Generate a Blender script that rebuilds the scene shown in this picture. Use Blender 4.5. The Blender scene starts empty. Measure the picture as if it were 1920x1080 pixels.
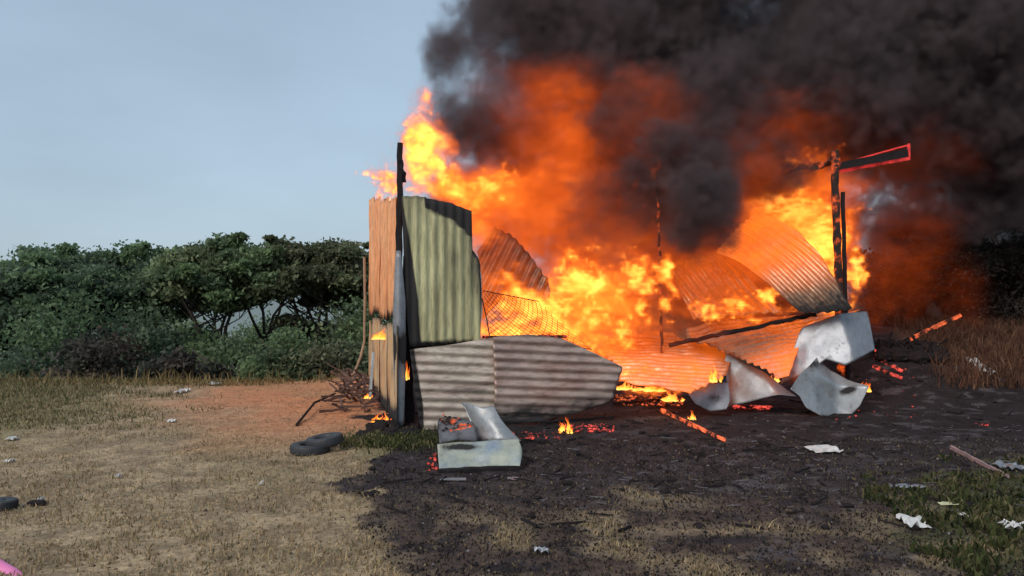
import bpy, math, random
import numpy as np
from mathutils import Vector, noise as mnoise
R = math.radians
random.seed(7)
rng = np.random.default_rng(11)
S = bpy.context.scene
COL = S.collection

# ------------------------------------------------------------------ camera, sky, sun, exposure
F = 1387.0                      # focal length in photograph pixels (1920 wide)
CAMZ = 1.6
TILT = math.atan(20 / F)        # horizon a little under the middle of the frame
cam_d = bpy.data.cameras.new('camera'); cam = bpy.data.objects.new('camera', cam_d); COL.objects.link(cam)
cam_d.sensor_width = 36; cam_d.lens = 36 * F / 1920; cam_d.clip_end = 5000; cam_d.clip_start = 0.05
cam.location = (0, 0, CAMZ); cam.rotation_euler = (R(90) + TILT, 0, 0)
S.camera = cam

SUN_EL, SUN_ROT = 38, 215
w = bpy.data.worlds.new('World'); S.world = w; w.use_nodes = True
nt = w.node_tree; nt.nodes.clear()
sky = nt.nodes.new('ShaderNodeTexSky'); sky.sky_type = 'NISHITA'; sky.sun_disc = False
sky.sun_elevation = R(SUN_EL); sky.sun_rotation = R(SUN_ROT); sky.air_density = 1.2; sky.dust_density = 1.6; sky.ozone_density = 1.5
hs = nt.nodes.new('ShaderNodeHueSaturation'); hs.inputs['Saturation'].default_value = 0.78
tc = nt.nodes.new('ShaderNodeTexCoord'); nz = nt.nodes.new('ShaderNodeTexNoise'); nz.inputs['Scale'].default_value = 2.2
nz.inputs['Detail'].default_value = 5; nz.inputs['Roughness'].default_value = 0.5
mp = nt.nodes.new('ShaderNodeMapping'); mp.inputs['Scale'].default_value = (1, 1, 2.6)
mr = nt.nodes.new('ShaderNodeMapRange'); mr.inputs['From Min'].default_value = 0.35; mr.inputs['From Max'].default_value = 0.7
mr.inputs['To Min'].default_value = 0.93; mr.inputs['To Max'].default_value = 1.08
mul = nt.nodes.new('ShaderNodeVectorMath'); mul.operation = 'SCALE'
tint = nt.nodes.new('ShaderNodeMix'); tint.data_type = 'RGBA'; tint.blend_type = 'MULTIPLY'; tint.inputs[0].default_value = 1
tint.inputs[7].default_value = (0.98, 1.0, 0.98, 1)
bg = nt.nodes.new('ShaderNodeBackground'); bg.inputs['Strength'].default_value = 0.12
wo = nt.nodes.new('ShaderNodeOutputWorld')
L = nt.links.new
L(tc.outputs['Generated'], mp.inputs[0])
L(mp.outputs[0], nz.inputs['Vector']); L(nz.outputs[0], mr.inputs[0])
L(sky.outputs[0], hs.inputs['Color']); 
haze_mix = nt.nodes.new('ShaderNodeMix'); haze_mix.data_type = 'RGBA'; haze_mix.inputs[0].default_value = 0.76; haze_mix.inputs[7].default_value = (2.35, 3.05, 3.95, 1)
L(hs.outputs[0], haze_mix.inputs[6]); L(haze_mix.outputs[2], tint.inputs[6]); L(tint.outputs[2], mul.inputs[0]); L(mr.outputs[0], mul.inputs['Scale'])
L(mul.outputs[0], bg.inputs[0]); L(bg.outputs[0], wo.inputs[0])

sd = bpy.data.lights.new('sun', 'SUN'); sd.energy = 1.5; sd.angle = R(25); sd.color = (1, 0.93, 0.84)
sun = bpy.data.objects.new('sun', sd); COL.objects.link(sun)
sv = Vector((math.sin(R(SUN_ROT)) * math.cos(R(SUN_EL)), math.cos(R(SUN_ROT)) * math.cos(R(SUN_EL)), math.sin(R(SUN_EL))))
sun.rotation_euler = sv.to_track_quat('Z', 'Y').to_euler()
S.view_settings.view_transform = 'Standard'; S.view_settings.look = 'None'
S.view_settings.exposure = 0.5; S.view_settings.gamma = 1; S.view_settings.use_curve_mapping = False
cy = S.cycles
cy.use_denoising = True
try: cy.denoiser = 'OPENIMAGEDENOISE'; cy.denoising_input_passes = 'RGB_ALBEDO_NORMAL'
except Exception: pass
cy.max_bounces = 6; cy.diffuse_bounces = 3; cy.glossy_bounces = 3; cy.volume_bounces = 2; cy.transparent_max_bounces = 24
cy.volume_step_rate = 1.6; cy.volume_max_steps = 512; cy.sample_clamp_indirect = 6

# ------------------------------------------------------------------ helpers
CT, ST = math.cos(TILT), math.sin(TILT)
def ray(px, py):
    x = (px - 960) / F; z = (540 - py) / F
    return np.array([x, CT - z * ST, ST + z * CT])      # camera space (x, 1, z) pitched up
def P(px, py, Y):
    d = ray(px, py); return np.array([0, 0, CAMZ]) + d * (Y / d[1])
def sstep(a, b, x):
    t = np.clip((x - a) / (b - a), 0, 1); return t * t * (3 - 2 * t)
def topx(x, y, z):
    """world -> photograph pixel (only used to lay out stains on the ground where they lie)"""
    dz = z - CAMZ
    c = y * CT + dz * ST; up = -y * ST + dz * CT
    c = np.maximum(c, 1e-3)
    return 960 + F * x / c, 540 - F * up / c

def vnoise2(x, y, seed=0):
    """cheap value noise, vectorised"""
    xi = np.floor(x).astype(np.int64); yi = np.floor(y).astype(np.int64)
    fx = x - xi; fy = y - yi; fx = fx * fx * (3 - 2 * fx); fy = fy * fy * (3 - 2 * fy)
    def h(a, b):
        n = (a * 374761393 + b * 668265263 + seed * 974634777) & 0xffffffff
        n = ((n ^ (n >> 13)) * 1274126177) & 0xffffffff
        return ((n ^ (n >> 16)) & 0xffff) / 65535.0
    return (h(xi, yi) * (1 - fx) + h(xi + 1, yi) * fx) * (1 - fy) + (h(xi, yi + 1) * (1 - fx) + h(xi + 1, yi + 1) * fx) * fy
def fbm2(x, y, o=4, seed=0):
    x = np.asarray(x, float); y = np.asarray(y, float)
    s = 0; a = 1; t = 0
    for k in range(o):
        s = s + a * vnoise2(x * 2 ** k, y * 2 ** k, seed + k); t += a; a *= 0.5
    return s / t

def height(x, y):
    x = np.asarray(x, float); y = np.asarray(y, float)
    z = 1.05 * sstep(10.4, 14.6, y) * sstep(4.6, 6.8, x)
    z = z + 0.5 * sstep(14, 24, y) * sstep(4.6, 9, x)
    crest = 14.1 + 0.35 * (fbm2(x * 0.7, x * 0 + 3, 2, 5) - 0.5)
    left = 1 - sstep(1.5, 4.5, x)
    z = z + left * 0.10 * sstep(12.6, 14.2, y) * sstep(-4.6, -2.6, x)
    z = z - left * (3.6 * sstep(0, 16, y - crest) + 0.35 * sstep(0, 2.0, y - crest))
    z = z + 6 * sstep(90, 900, y)
    near = 1 - sstep(16, 30, y)
    z = z + near * (0.05 * (fbm2(x * 1.3, y * 1.3, 3, 1) - 0.5) + 0.022 * (fbm2(x * 7, y * 7, 3, 2) - 0.5))
    return z
def G(px, py):
    """ground point seen at a photograph pixel"""
    d = ray(px, py); o = np.array([0, 0, CAMZ])
    t = np.arange(2.5, 60, 0.1); q = o + d * t[:, None]; k = int(np.argmax(q[:, 2] <= height(q[:, 0], q[:, 1])))
    t = np.linspace(t[k] - 0.1, t[k], 12); q = o + d * t[:, None]; k = int(np.argmax(q[:, 2] <= height(q[:, 0], q[:, 1])))
    p = q[k].copy(); p[2] = float(height(p[0], p[1])); return p

def mk_mesh(name, verts, faces, smooth=False):
    me = bpy.data.meshes.new(name)
    verts = np.asarray(verts, np.float32)
    if isinstance(faces, np.ndarray):
        n, k = faces.shape
        me.vertices.add(len(verts)); me.vertices.foreach_set('co', verts.ravel())
        me.loops.add(n * k); me.loops.foreach_set('vertex_index', faces.astype(np.int32).ravel())
        me.polygons.add(n); me.polygons.foreach_set('loop_start', np.arange(0, n * k, k, dtype=np.int32))
        me.polygons.foreach_set('loop_total', np.full(n, k, np.int32))
        me.update(calc_edges=True)
    else:
        me.from_pydata([tuple(map(float, v)) for v in verts], [], faces); me.update()
    if smooth: me.polygons.foreach_set('use_smooth', [True] * len(me.polygons))
    return me
def vattr(me, name, vals, typ='FLOAT'):
    a = me.attributes.new(name, typ, 'POINT')
    if typ == 'FLOAT': a.data.foreach_set('value', np.asarray(vals, np.float32).ravel())
    else:
        v = np.asarray(vals, np.float32)
        if v.shape[1] == 3: v = np.c_[v, np.ones(len(v), np.float32)]
        a.data.foreach_set('color', v.ravel())
def tag(o, label=None, cat=None, group=None, kind=None):
    if label: o['label'] = label
    if cat: o['category'] = cat
    if group: o['group'] = group
    if kind: o['kind'] = kind
    return o
def empty(name, loc, label, cat, group=None):
    o = bpy.data.objects.new(name, None); COL.objects.link(o); o.location = tuple(map(float, loc)); o.empty_display_size = 0.2
    return tag(o, label, cat, group)
def add(name, verts, faces, mat, parent=None, smooth=False, origin=None, attrs=None, **t):
    verts = np.asarray(verts, float)
    if parent is not None:
        org = np.array(parent.location)
        if parent.parent is not None: org = org + np.array(parent.parent.location)
        me = mk_mesh(name, verts - org, faces, smooth)
        o = bpy.data.objects.new(name, me); COL.objects.link(o); o.parent = parent
    else:
        if origin is None: origin = np.array([verts[:, 0].mean(), verts[:, 1].mean(), verts[:, 2].min()])
        origin = np.asarray(origin, float)
        me = mk_mesh(name, verts - origin, faces, smooth)
        o = bpy.data.objects.new(name, me); COL.objects.link(o); o.location = tuple(origin)
    if mat: me.materials.append(mat)
    if attrs:
        for k, v in attrs.items(): vattr(me, k, v, 'FLOAT' if np.ndim(v) == 1 else 'FLOAT_COLOR')
    return tag(o, **t)

class Geo:
    def __init__(s): s.v = []; s.f = []
    def quadring(s, rings, cap=True):
        b = len(s.v); n = len(rings[0])
        for r in rings: s.v.extend([tuple(p) for p in r])
        for i in range(len(rings) - 1):
            for j in range(n):
                a = b + i * n + j; c = b + i * n + (j + 1) % n
                s.f.append((a, c, c + n, a + n))
        if cap:
            s.f.append(tuple(b + j for j in range(n))[::-1]); s.f.append(tuple(b + (len(rings) - 1) * n + j for j in range(n)))
    def tube(s, pts, rads, n=6, cap=True):
        pts = [Vector(map(float, p)) for p in pts]; rings = []
        up = Vector((0, 0, 1)); t0 = (pts[-1] - pts[0]).normalized()
        if abs(t0.z) > 0.9: up = Vector((1, 0, 0))
        for i, p in enumerate(pts):
            t = (pts[min(i + 1, len(pts) - 1)] - pts[max(i - 1, 0)]).normalized()
            a = t.cross(up).normalized(); c = t.cross(a).normalized()
            rings.append([p + rads[i] * (math.cos(k * 2 * math.pi / n) * a + math.sin(k * 2 * math.pi / n) * c) for k in range(n)])
        s.quadring(rings, cap)
    def beam(s, p0, p1, wid, thk, seg=10, jag=0.15, seed=0, taper=1.0):
        """charred timber: rectangular section, eaten unevenly along its length"""
        p0 = Vector(map(float, p0)); p1 = Vector(map(float, p1)); t = (p1 - p0).normalized()
        up = Vector((0, 1, 0)) if abs(t.y) < 0.9 else Vector((0, 0, 1))
        a = t.cross(up).normalized(); c = t.cross(a).normalized(); rr = random.Random(seed); rings = []
        for i in range(seg + 1):
            u = i / seg; k = 1 + (taper - 1) * u; p = p0.lerp(p1, u) + a * rr.uniform(-1, 1) * wid * jag * 0.4
            rings.append([p + (sx * wid / 2 * k * (1 - rr.random() * jag * 1.6)) * a + (sy * thk / 2 * k * (1 - rr.random() * jag * 1.6)) * c
                          for sx, sy in ((-1, -1), (0, -1.05), (1, -1), (1.05, 0), (1, 1), (0, 1.05), (-1, 1), (-1.05, 0))])
        s.quadring(rings)

# ------------------------------------------------------------------ materials
def mat(name):
    m = bpy.data.materials.new(name); m.use_nodes = True; t = m.node_tree; t.nodes.clear()
    out = t.nodes.new('ShaderNodeOutputMaterial'); return m, t, out
def nn(t, typ, **kw):
    n = t.nodes.new(typ)
    for k, v in kw.items():
        if k.startswith('_'): setattr(n, k[1:], v)
        else:
            key = k.replace('__', ' ')
            n.inputs[int(key[1:]) if key[0] == 'i' and key[1:].isdigit() else key].default_value = v
    return n
def ramp(t, stops, interp='LINEAR'):
    r = t.nodes.new('ShaderNodeValToRGB'); cr = r.color_ramp; cr.interpolation = interp
    while len(cr.elements) < len(stops): cr.elements.new(0.5)
    for e, (p, c) in zip(cr.elements, stops): e.position = p; e.color = (*c, 1) if len(c) == 3 else c
    return r
def mixc(t, a, b, fac, blend='MIX'):
    m = t.nodes.new('ShaderNodeMix'); m.data_type = 'RGBA'; m.blend_type = blend
    for s, v in ((6, a), (7, b), (0, fac)):
        if hasattr(v, 'is_linked') or hasattr(v, 'links'): t.links.new(v, m.inputs[s])
        else: m.inputs[s].default_value = (*v, 1) if isinstance(v, tuple) and len(v) == 3 else v
    return m.outputs[2]
def noise(t, scale, detail=4, rough=0.55, vec=None, dist=0.0, stretch=None):
    n = nn(t, 'ShaderNodeTexNoise', Scale=scale, Detail=detail, Roughness=rough, Distortion=dist)
    if vec is None: vec = t.nodes.new('ShaderNodeTexCoord').outputs['Object']
    if stretch:
        m = nn(t, 'ShaderNodeMapping', Scale=stretch); t.links.new(vec, m.inputs[0]); vec = m.outputs[0]
    t.links.new(vec, n.inputs['Vector']); return n.outputs[0]
def bump(t, h, strength, dist, bsdf):
    b = nn(t, 'ShaderNodeBump', Strength=strength, Distance=dist); t.links.new(h, b.inputs['Height']); t.links.new(b.outputs[0], bsdf.inputs['Normal'])

def metal_mat(name, base, stain, soot=(0.018, 0.015, 0.015), metallic=0.45, rough=0.5, stretch=(1, 1, 1), fire_glow=0.0, con=1.0, rust=0.45):
    m, t, out = mat(name); l = t.links.new
    b = nn(t, 'ShaderNodeBsdfPrincipled', Metallic=metallic, Roughness=rough)
    n1 = noise(t, 2.5, 6, 0.62, stretch=stretch); n2 = noise(t, 14, 5, 0.65, stretch=stretch); n3 = noise(t, 60, 3, 0.6)
    r1 = ramp(t, [(0.42, (0, 0, 0)), (0.66, (1, 1, 1))]); l(n1, r1.inputs[0])
    c = mixc(t, base, stain, r1.outputs[0])
    r2 = ramp(t, [(0.32, (1 - .38 * con,) * 3), (0.5, (1 - .05 * con,) * 3), (0.7, (1 + .15 * con,) * 3)]); l(n2, r2.inputs[0])
    c = mixc(t, c, r2.outputs[0], 1.0, 'MULTIPLY')
    n4 = noise(t, 5, 5, 0.7, stretch=tuple(x * 2 if x >= 1 else x * .6 for x in stretch)); r5 = ramp(t, [(0.54, (0, 0, 0)), (0.70, (rust,) * 3)]); l(n4, r5.inputs[0])
    c = mixc(t, c, (0.16, 0.075, 0.035), r5.outputs[0])
    a = nn(t, 'ShaderNodeAttribute', _attribute_name='soot')
    add_ = nn(t, 'ShaderNodeMath', _operation='MULTIPLY_ADD'); l(n2, add_.inputs[0]); add_.inputs[1].default_value = 0.8
    sub = nn(t, 'ShaderNodeMath', _operation='SUBTRACT'); l(a.outputs['Fac'], sub.inputs[0]); sub.inputs[1].default_value = 0.4
    l(sub.outputs[0], add_.inputs[2])
    r3 = ramp(t, [(0.2, (0, 0, 0)), (0.62, (1, 1, 1))]); l(add_.outputs[0], r3.inputs[0])
    c = mixc(t, c, soot, r3.outputs[0])
    l(c, b.inputs['Base Color'])
    rr = nn(t, 'ShaderNodeMapRange'); l(r3.outputs[0], rr.inputs[0]); rr.inputs[3].default_value = rough; rr.inputs[4].default_value = 0.85
    l(rr.outputs[0], b.inputs['Roughness'])
    mm = nn(t, 'ShaderNodeMapRange'); l(r3.outputs[0], mm.inputs[0]); mm.inputs[3].default_value = metallic; mm.inputs[4].default_value = 0.0
    l(mm.outputs[0], b.inputs['Metallic'])
    bump(t, n3, 0.25, 0.01, b)
    if fire_glow:                                            # firelight on the sheet, put in as an orange emission
        h = nn(t, 'ShaderNodeAttribute', _attribute_name='aglow'); e = nn(t, 'ShaderNodeMath', _operation='MULTIPLY'); l(h.outputs['Fac'], e.inputs[0])
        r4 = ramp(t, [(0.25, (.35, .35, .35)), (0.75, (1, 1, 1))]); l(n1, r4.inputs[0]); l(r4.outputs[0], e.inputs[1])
        e2 = nn(t, 'ShaderNodeMath', _operation='MULTIPLY'); l(e.outputs[0], e2.inputs[0]); e2.inputs[1].default_value = fire_glow
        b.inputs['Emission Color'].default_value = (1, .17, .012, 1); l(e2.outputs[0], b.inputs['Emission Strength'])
    l(b.outputs[0], out.inputs[0]); return m

M_GREEN = metal_mat('weathered_green_metal', (0.52, 0.49, 0.27), (0.31, 0.28, 0.15), metallic=0.1, rough=0.6, stretch=(3, 3, 0.35))
M_CREAM = metal_mat('weathered_cream_metal', (0.62, 0.52, 0.42), (0.44, 0.31, 0.26), metallic=0.25, rough=0.45, stretch=(0.4, 1, 2))
M_LEFTLOW = metal_mat('tan_firelit_metal', (0.62, 0.46, 0.28), (0.75, 0.36, 0.15), metallic=0.2, rough=0.5, stretch=(2, 2, 0.4))  # lower side wall, its firelit orange put into the colour
M_MAUVE = metal_mat('fire_tinted_metal', (0.44, 0.33, 0.28), (0.36, 0.21, 0.17), metallic=0.25, rough=0.45, stretch=(0.4, 1, 2))  # pinkish reflection of the fire put into the reddish brown
M_ZINC = metal_mat('galvanised_metal', (0.27, 0.285, 0.31), (0.22, 0.225, 0.245), metallic=0.5, rough=0.42, con=.45, rust=.25)
M_ZINCW = metal_mat('pale_galvanised_metal', (0.31, 0.325, 0.34), (0.24, 0.25, 0.25), metallic=0.4, rough=0.42, con=.45, rust=.3)
M_WHITE = metal_mat('cream_painted_metal', (0.40, 0.41, 0.33), (0.22, 0.28, 0.36), metallic=0.3, rough=0.4, con=.5, rust=.2, stretch=(1.2, 1, 1.5))
M_FIRELIT = metal_mat('firelit_stained_metal', (0.50, 0.34, 0.24), (0.34, 0.18, 0.10), metallic=0.85, rough=0.32, fire_glow=1.1)  # stained steel, with firelight put in as emission
M_RUST = metal_mat('rust_brown_metal', (0.30, 0.17, 0.11), (0.20, 0.10, 0.07), metallic=0.5, rough=0.42, fire_glow=.7)  # own rust brown; firelight added over it as emission
M_LEFT = metal_mat('peach_firelit_metal', (0.95, 0.45, 0.21), (0.88, 0.30, 0.10), metallic=0.2, rough=0.45, stretch=(2, 2, 0.4))  # firelight on the side wall put into this peach base

def char_mat(name, glow=0.0, scale=6.0, gcol=(1, 0.16, 0.05), base=(0.02, 0.016, 0.015), lo=0.5, hi=0.62):
    m, t, out = mat(name); l = t.links.new
    b = nn(t, 'ShaderNodeBsdfPrincipled', Roughness=0.95); b.inputs['Specular IOR Level'].default_value = 0.12
    n1 = noise(t, scale * 3, 5, 0.6); c = mixc(t, base, tuple(x * 2.8 for x in base), n1)
    l(c, b.inputs['Base Color']); bump(t, n1, 0.6, 0.02, b)
    if glow > 0:
        n2 = noise(t, scale, 4, 0.6); r = ramp(t, [(lo, (0, 0, 0)), (hi, (1, 1, 1))]); l(n2, r.inputs[0])
        e = nn(t, 'ShaderNodeMath', _operation='MULTIPLY'); l(r.outputs[0], e.inputs[0]); e.inputs[1].default_value = glow
        b.inputs['Emission Color'].default_value = (*gcol, 1); l(e.outputs[0], b.inputs['Emission Strength'])
    l(b.outputs[0], out.inputs[0]); return m
M_CHAR = char_mat('charred_timber', base=(0.011, 0.009, 0.0095))
M_CHARG = char_mat('charred_timber_with_embers', 0.8, 8, gcol=(1, .12, .015), lo=0.50, hi=0.75)
M_GLOW = char_mat('glowing_timber', 0.9, 9, gcol=(1, 0.10, 0.07), base=(0.02, 0.013, 0.013), lo=0.47, hi=0.66)
M_GLOWO = char_mat('burning_timber', 1.0, 7, gcol=(1, 0.16, 0.05), base=(0.02, 0.013, 0.012), lo=0.45, hi=0.64)
M_REDHOT = char_mat('red_hot_steel', 0.55, 5, gcol=(1, 0.06, 0.055), base=(0.05, 0.01, 0.01), lo=0.3, hi=0.6)

def attr_mat(name, rough=0.9, bumpscale=30, var=0.35, subs=0.0, translu=0.0, bs=0.4):
    m, t, out = mat(name); l = t.links.new
    a = nn(t, 'ShaderNodeAttribute', _attribute_name='col')
    b = nn(t, 'ShaderNodeBsdfPrincipled', Roughness=rough); b.inputs['Specular IOR Level'].default_value = 0.2
    n1 = noise(t, bumpscale, 5, 0.65); r = ramp(t, [(0.3, (1 - var,) * 3), (0.7, (1 + var,) * 3)]); l(n1, r.inputs[0])
    c = mixc(t, a.outputs['Color'], r.outputs[0], 1.0, 'MULTIPLY'); l(c, b.inputs['Base Color'])
    if bs: bump(t, n1, bs, 0.03, b)
    if translu:
        tr = nn(t, 'ShaderNodeBsdfTranslucent'); l(c, tr.inputs[0]); mx = nn(t, 'ShaderNodeMixShader'); mx.inputs[0].default_value = translu
        l(b.outputs[0], mx.inputs[1]); l(tr.outputs[0], mx.inputs[2]); l(mx.outputs[0], out.inputs[0])
    else: l(b.outputs[0], out.inputs[0])
    return m
M_GROUND = attr_mat('ground_soil_and_ash', bumpscale=22, var=0.4, bs=0.7)
M_BLADE = attr_mat('grass_blades', var=0.2, bumpscale=3, translu=0.25, bs=0)
M_LEAF = attr_mat('foliage_leaves', rough=0.6, var=0.35, bumpscale=0.8, translu=0.42, bs=0)
M_CLOD = attr_mat('clods_and_cinders', var=0.4, bumpscale=30)
def plain(name, col, rough=0.8, var=0.25, scale=8, metallic=0.0):
    m, t, out = mat(name); l = t.links.new
    b = nn(t, 'ShaderNodeBsdfPrincipled', Roughness=rough, Metallic=metallic)
    n1 = noise(t, scale, 5, 0.6); r = ramp(t, [(0.3, tuple(x * (1 - var) for x in col)), (0.7, tuple(min(1, x * (1 + var)) for x in col))]); l(n1, r.inputs[0])
    l(r.outputs[0], b.inputs['Base Color']); bump(t, n1, 0.3, 0.01, b); l(b.outputs[0], out.inputs[0]); return m
M_BARK = plain('grey_brown_bark', (0.055, 0.045, 0.038), 0.95, 0.4, 5)
M_RUBBER = plain('worn_rubber', (0.03, 0.032, 0.036), 0.6, 0.35, 20)
M_PAPER = plain('white_paper', (0.55, 0.54, 0.53), 0.7, 0.22, 14)
M_YEL = plain('pale_yellow_card', (0.5, 0.5, 0.3), 0.7, 0.12, 14)
M_PLANK = plain('ash_grey_timber', (0.30, 0.21, 0.21), 0.8, 0.3, 18)
M_PINK = plain('pink_plastic', (0.75, 0.20, 0.42), 0.45, 0.08, 5)
M_WIRE = plain('scorched_wire', (0.10, 0.05, 0.03), 0.6, 0.3, 8, 0.5)
M_ROPE = plain('pale_brown_cable', (0.32, 0.20, 0.13), 0.7, 0.2, 12)
M_HILL = plain('haze_tinted_hill', (0.28, 0.34, 0.38), 1.0, 0.15, 0.02)  # distance haze put into the hill colour

# ------------------------------------------------------------------ ground
def burn_mask(px, py, X, Y):
    """1 where the fire has blackened the ground"""
    xs = np.interp(py, [560, 690, 780, 815, 850, 905, 925, 960, 990, 1020, 1060, 1080, 1400], [700, 690, 690, 780, 700, 640, 690, 665, 655, 680, 760, 800, 900])
    n = fbm2(X * 2.2, Y * 2.2, 5, 21) - 0.5
    edge = sstep(-10, 16, px - xs + n * 200)
    low = sstep(900, 1010, py + n * 240 - 30 * sstep(1200, 1500, px) )          # the scorched fringe keeps tufts of dry grass
    patch = fbm2(X * 3.1, Y * 3.1, 5, 33)
    keep = 1 - low * sstep(0.36, 0.72, patch) * 0.72
    return edge * keep
def ground_col(X, Y, Z):
    px, py = topx(X, Y, Z)
    n1 = fbm2(X * 0.9, Y * 0.9, 4, 41); n2 = fbm2(X * 5, Y * 5, 4, 42); n3 = fbm2(X * 18, Y * 18, 3, 43)
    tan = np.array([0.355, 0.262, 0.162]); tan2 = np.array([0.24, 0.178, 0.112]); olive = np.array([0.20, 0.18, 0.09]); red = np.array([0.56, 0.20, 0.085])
    c = tan + (tan2 - tan) * sstep(0.35, 0.65, n2)[:, None]
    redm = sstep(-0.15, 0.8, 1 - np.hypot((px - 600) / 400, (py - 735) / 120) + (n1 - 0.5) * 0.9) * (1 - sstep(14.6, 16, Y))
    c = c + (red - c) * (redm * 0.75)[:, None]  # bare red soil, with some orange firelight put into its colour
    gm = sstep(0, 0.5, 0.55 - px / 620 + (n1 - .5) * 0.9) * (1 - sstep(790, 850, py + (n2 - .5) * 60))
    gm = np.maximum(gm, sstep(0.52, 0.66, n1) * 0.35 * sstep(300, 500, px))
    gm = np.maximum(gm, 0.8 * sstep(0, 0.5, 1 - np.hypot((px - 740) / 110, (py - 840) / 40)))
    c = c + (olive - c) * (gm * 0.75)[:, None]
    c = c * (0.72 + 0.56 * n3)[:, None]
    b = burn_mask(px, py, X, Y)
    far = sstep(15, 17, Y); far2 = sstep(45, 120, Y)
    ash = np.array([0.034, 0.027, 0.029]) * (0.55 + 1.1 * n2)[:, None]
    ashg = np.array([0.13, 0.12, 0.13])
    am = sstep(0.58, 0.72, fbm2(X * 4.2, Y * 6.5, 5, 55)) * 0.45 * sstep(-200, 500, px - 1000)
    ash = ash * (1 - .45 * sstep(870, 790, py))[:, None]
    ash = ash + (ashg - ash) * am[:, None]
    brown = np.array([0.10, 0.065, 0.045]); ash = ash + (brown - ash) * (sstep(880, 1000, py) * 0.45 * (n2 > 0.45))[:, None]
    # dry red-brown slope at the far right
    sl = sstep(0, 0.35, (1 - np.hypot((px - 1900) / 260, (py - 640) / 75)) + (n1 - .5) * 0.6)
    ash = ash + (np.array([0.16, 0.085, 0.055]) - ash) * sl[:, None]
    wg = sstep(0.05, 0.5, 1 - np.hypot((px - 1900) / 260, (py - 980) / 150) + (n2 - .5) * 0.9)
    ash = ash + (np.array([0.075, 0.085, 0.03]) - ash) * (wg * .7)[:, None]
    c = c + (ash - c) * b[:, None]
    c = c + (np.array([0.06, 0.075, 0.035]) - c) * far[:, None]
    c = c + (np.array([0.20, 0.235, 0.22]) - c) * far2[:, None]  # pale distance haze put into the far ground colour
    return np.clip(c, 0, 1), b
def axis(segs):
    out = []
    for a, b_, st in segs: out += list(np.arange(a, b_, st))
    return np.array(out + [segs[-1][1]])
def geom_axis(a, b_, n): return list(a + (b_ - a) * (np.linspace(0, 1, n) ** 2.4))
xs = np.array(sorted(set([-x for x in geom_axis(7.2, 2500, 34)] + list(np.arange(-7.16, 10.2, 0.042)) + geom_axis(10.2, 2500, 34))))
ys = np.array([-40, -15, -5, -1, 1, 2.2, 3.0] + list(3.2 + np.cumsum(np.linspace(0.03, 0.06, 245))))
ys = np.array(list(ys) + geom_axis(ys[-1] + 0.08, 4200, 70))
X, Y = np.meshgrid(xs, ys, indexing='ij'); X = X.ravel(); Y = Y.ravel()
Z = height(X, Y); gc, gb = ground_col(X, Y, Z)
Z = Z + gb * (Y < 15) * 0.03 * (fbm2(X * 12, Y * 12, 3, 77) - 0.5)
nx, ny = len(xs), len(ys)
I = np.arange(nx * ny).reshape(nx, ny)
fq = np.stack([I[:-1, :-1].ravel(), I[1:, :-1].ravel(), I[1:, 1:].ravel(), I[:-1, 1:].ravel()], 1)
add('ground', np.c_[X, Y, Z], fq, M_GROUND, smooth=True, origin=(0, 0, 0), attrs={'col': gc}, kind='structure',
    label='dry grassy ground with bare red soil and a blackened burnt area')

# far hills
def hills(Yd, top, seed, nm):
    xx = np.linspace(-Yd * 1.6, Yd * 1.6, 160); v = []; 
    for i, x in enumerate(xx):
        h = top * (0.35 + 0.9 * float(fbm2(x / Yd * 5, 0.0, 4, seed)))
        for k, (dy, hh) in enumerate(((-0.35, 0.0), (-0.15, 0.55), (0, 1.0), (0.25, 0.6), (0.6, 0.0))):
            v.append((x, Yd * (1 + dy * 0.6), -6 + (h + 6) * hh + (float(fbm2(x / 40, k * 3.0, 3, seed)) * top * 0.12 if 0 < k < 4 else 0)))
    f = [(i * 5 + k, (i + 1) * 5 + k, (i + 1) * 5 + k + 1, i * 5 + k + 1) for i in range(159) for k in range(4)]
    add(nm, v, f, M_HILL, smooth=True, kind='structure', label='low haze tinted hill far behind the trees')
hills(1500, 26, 3, 'hills')

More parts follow.
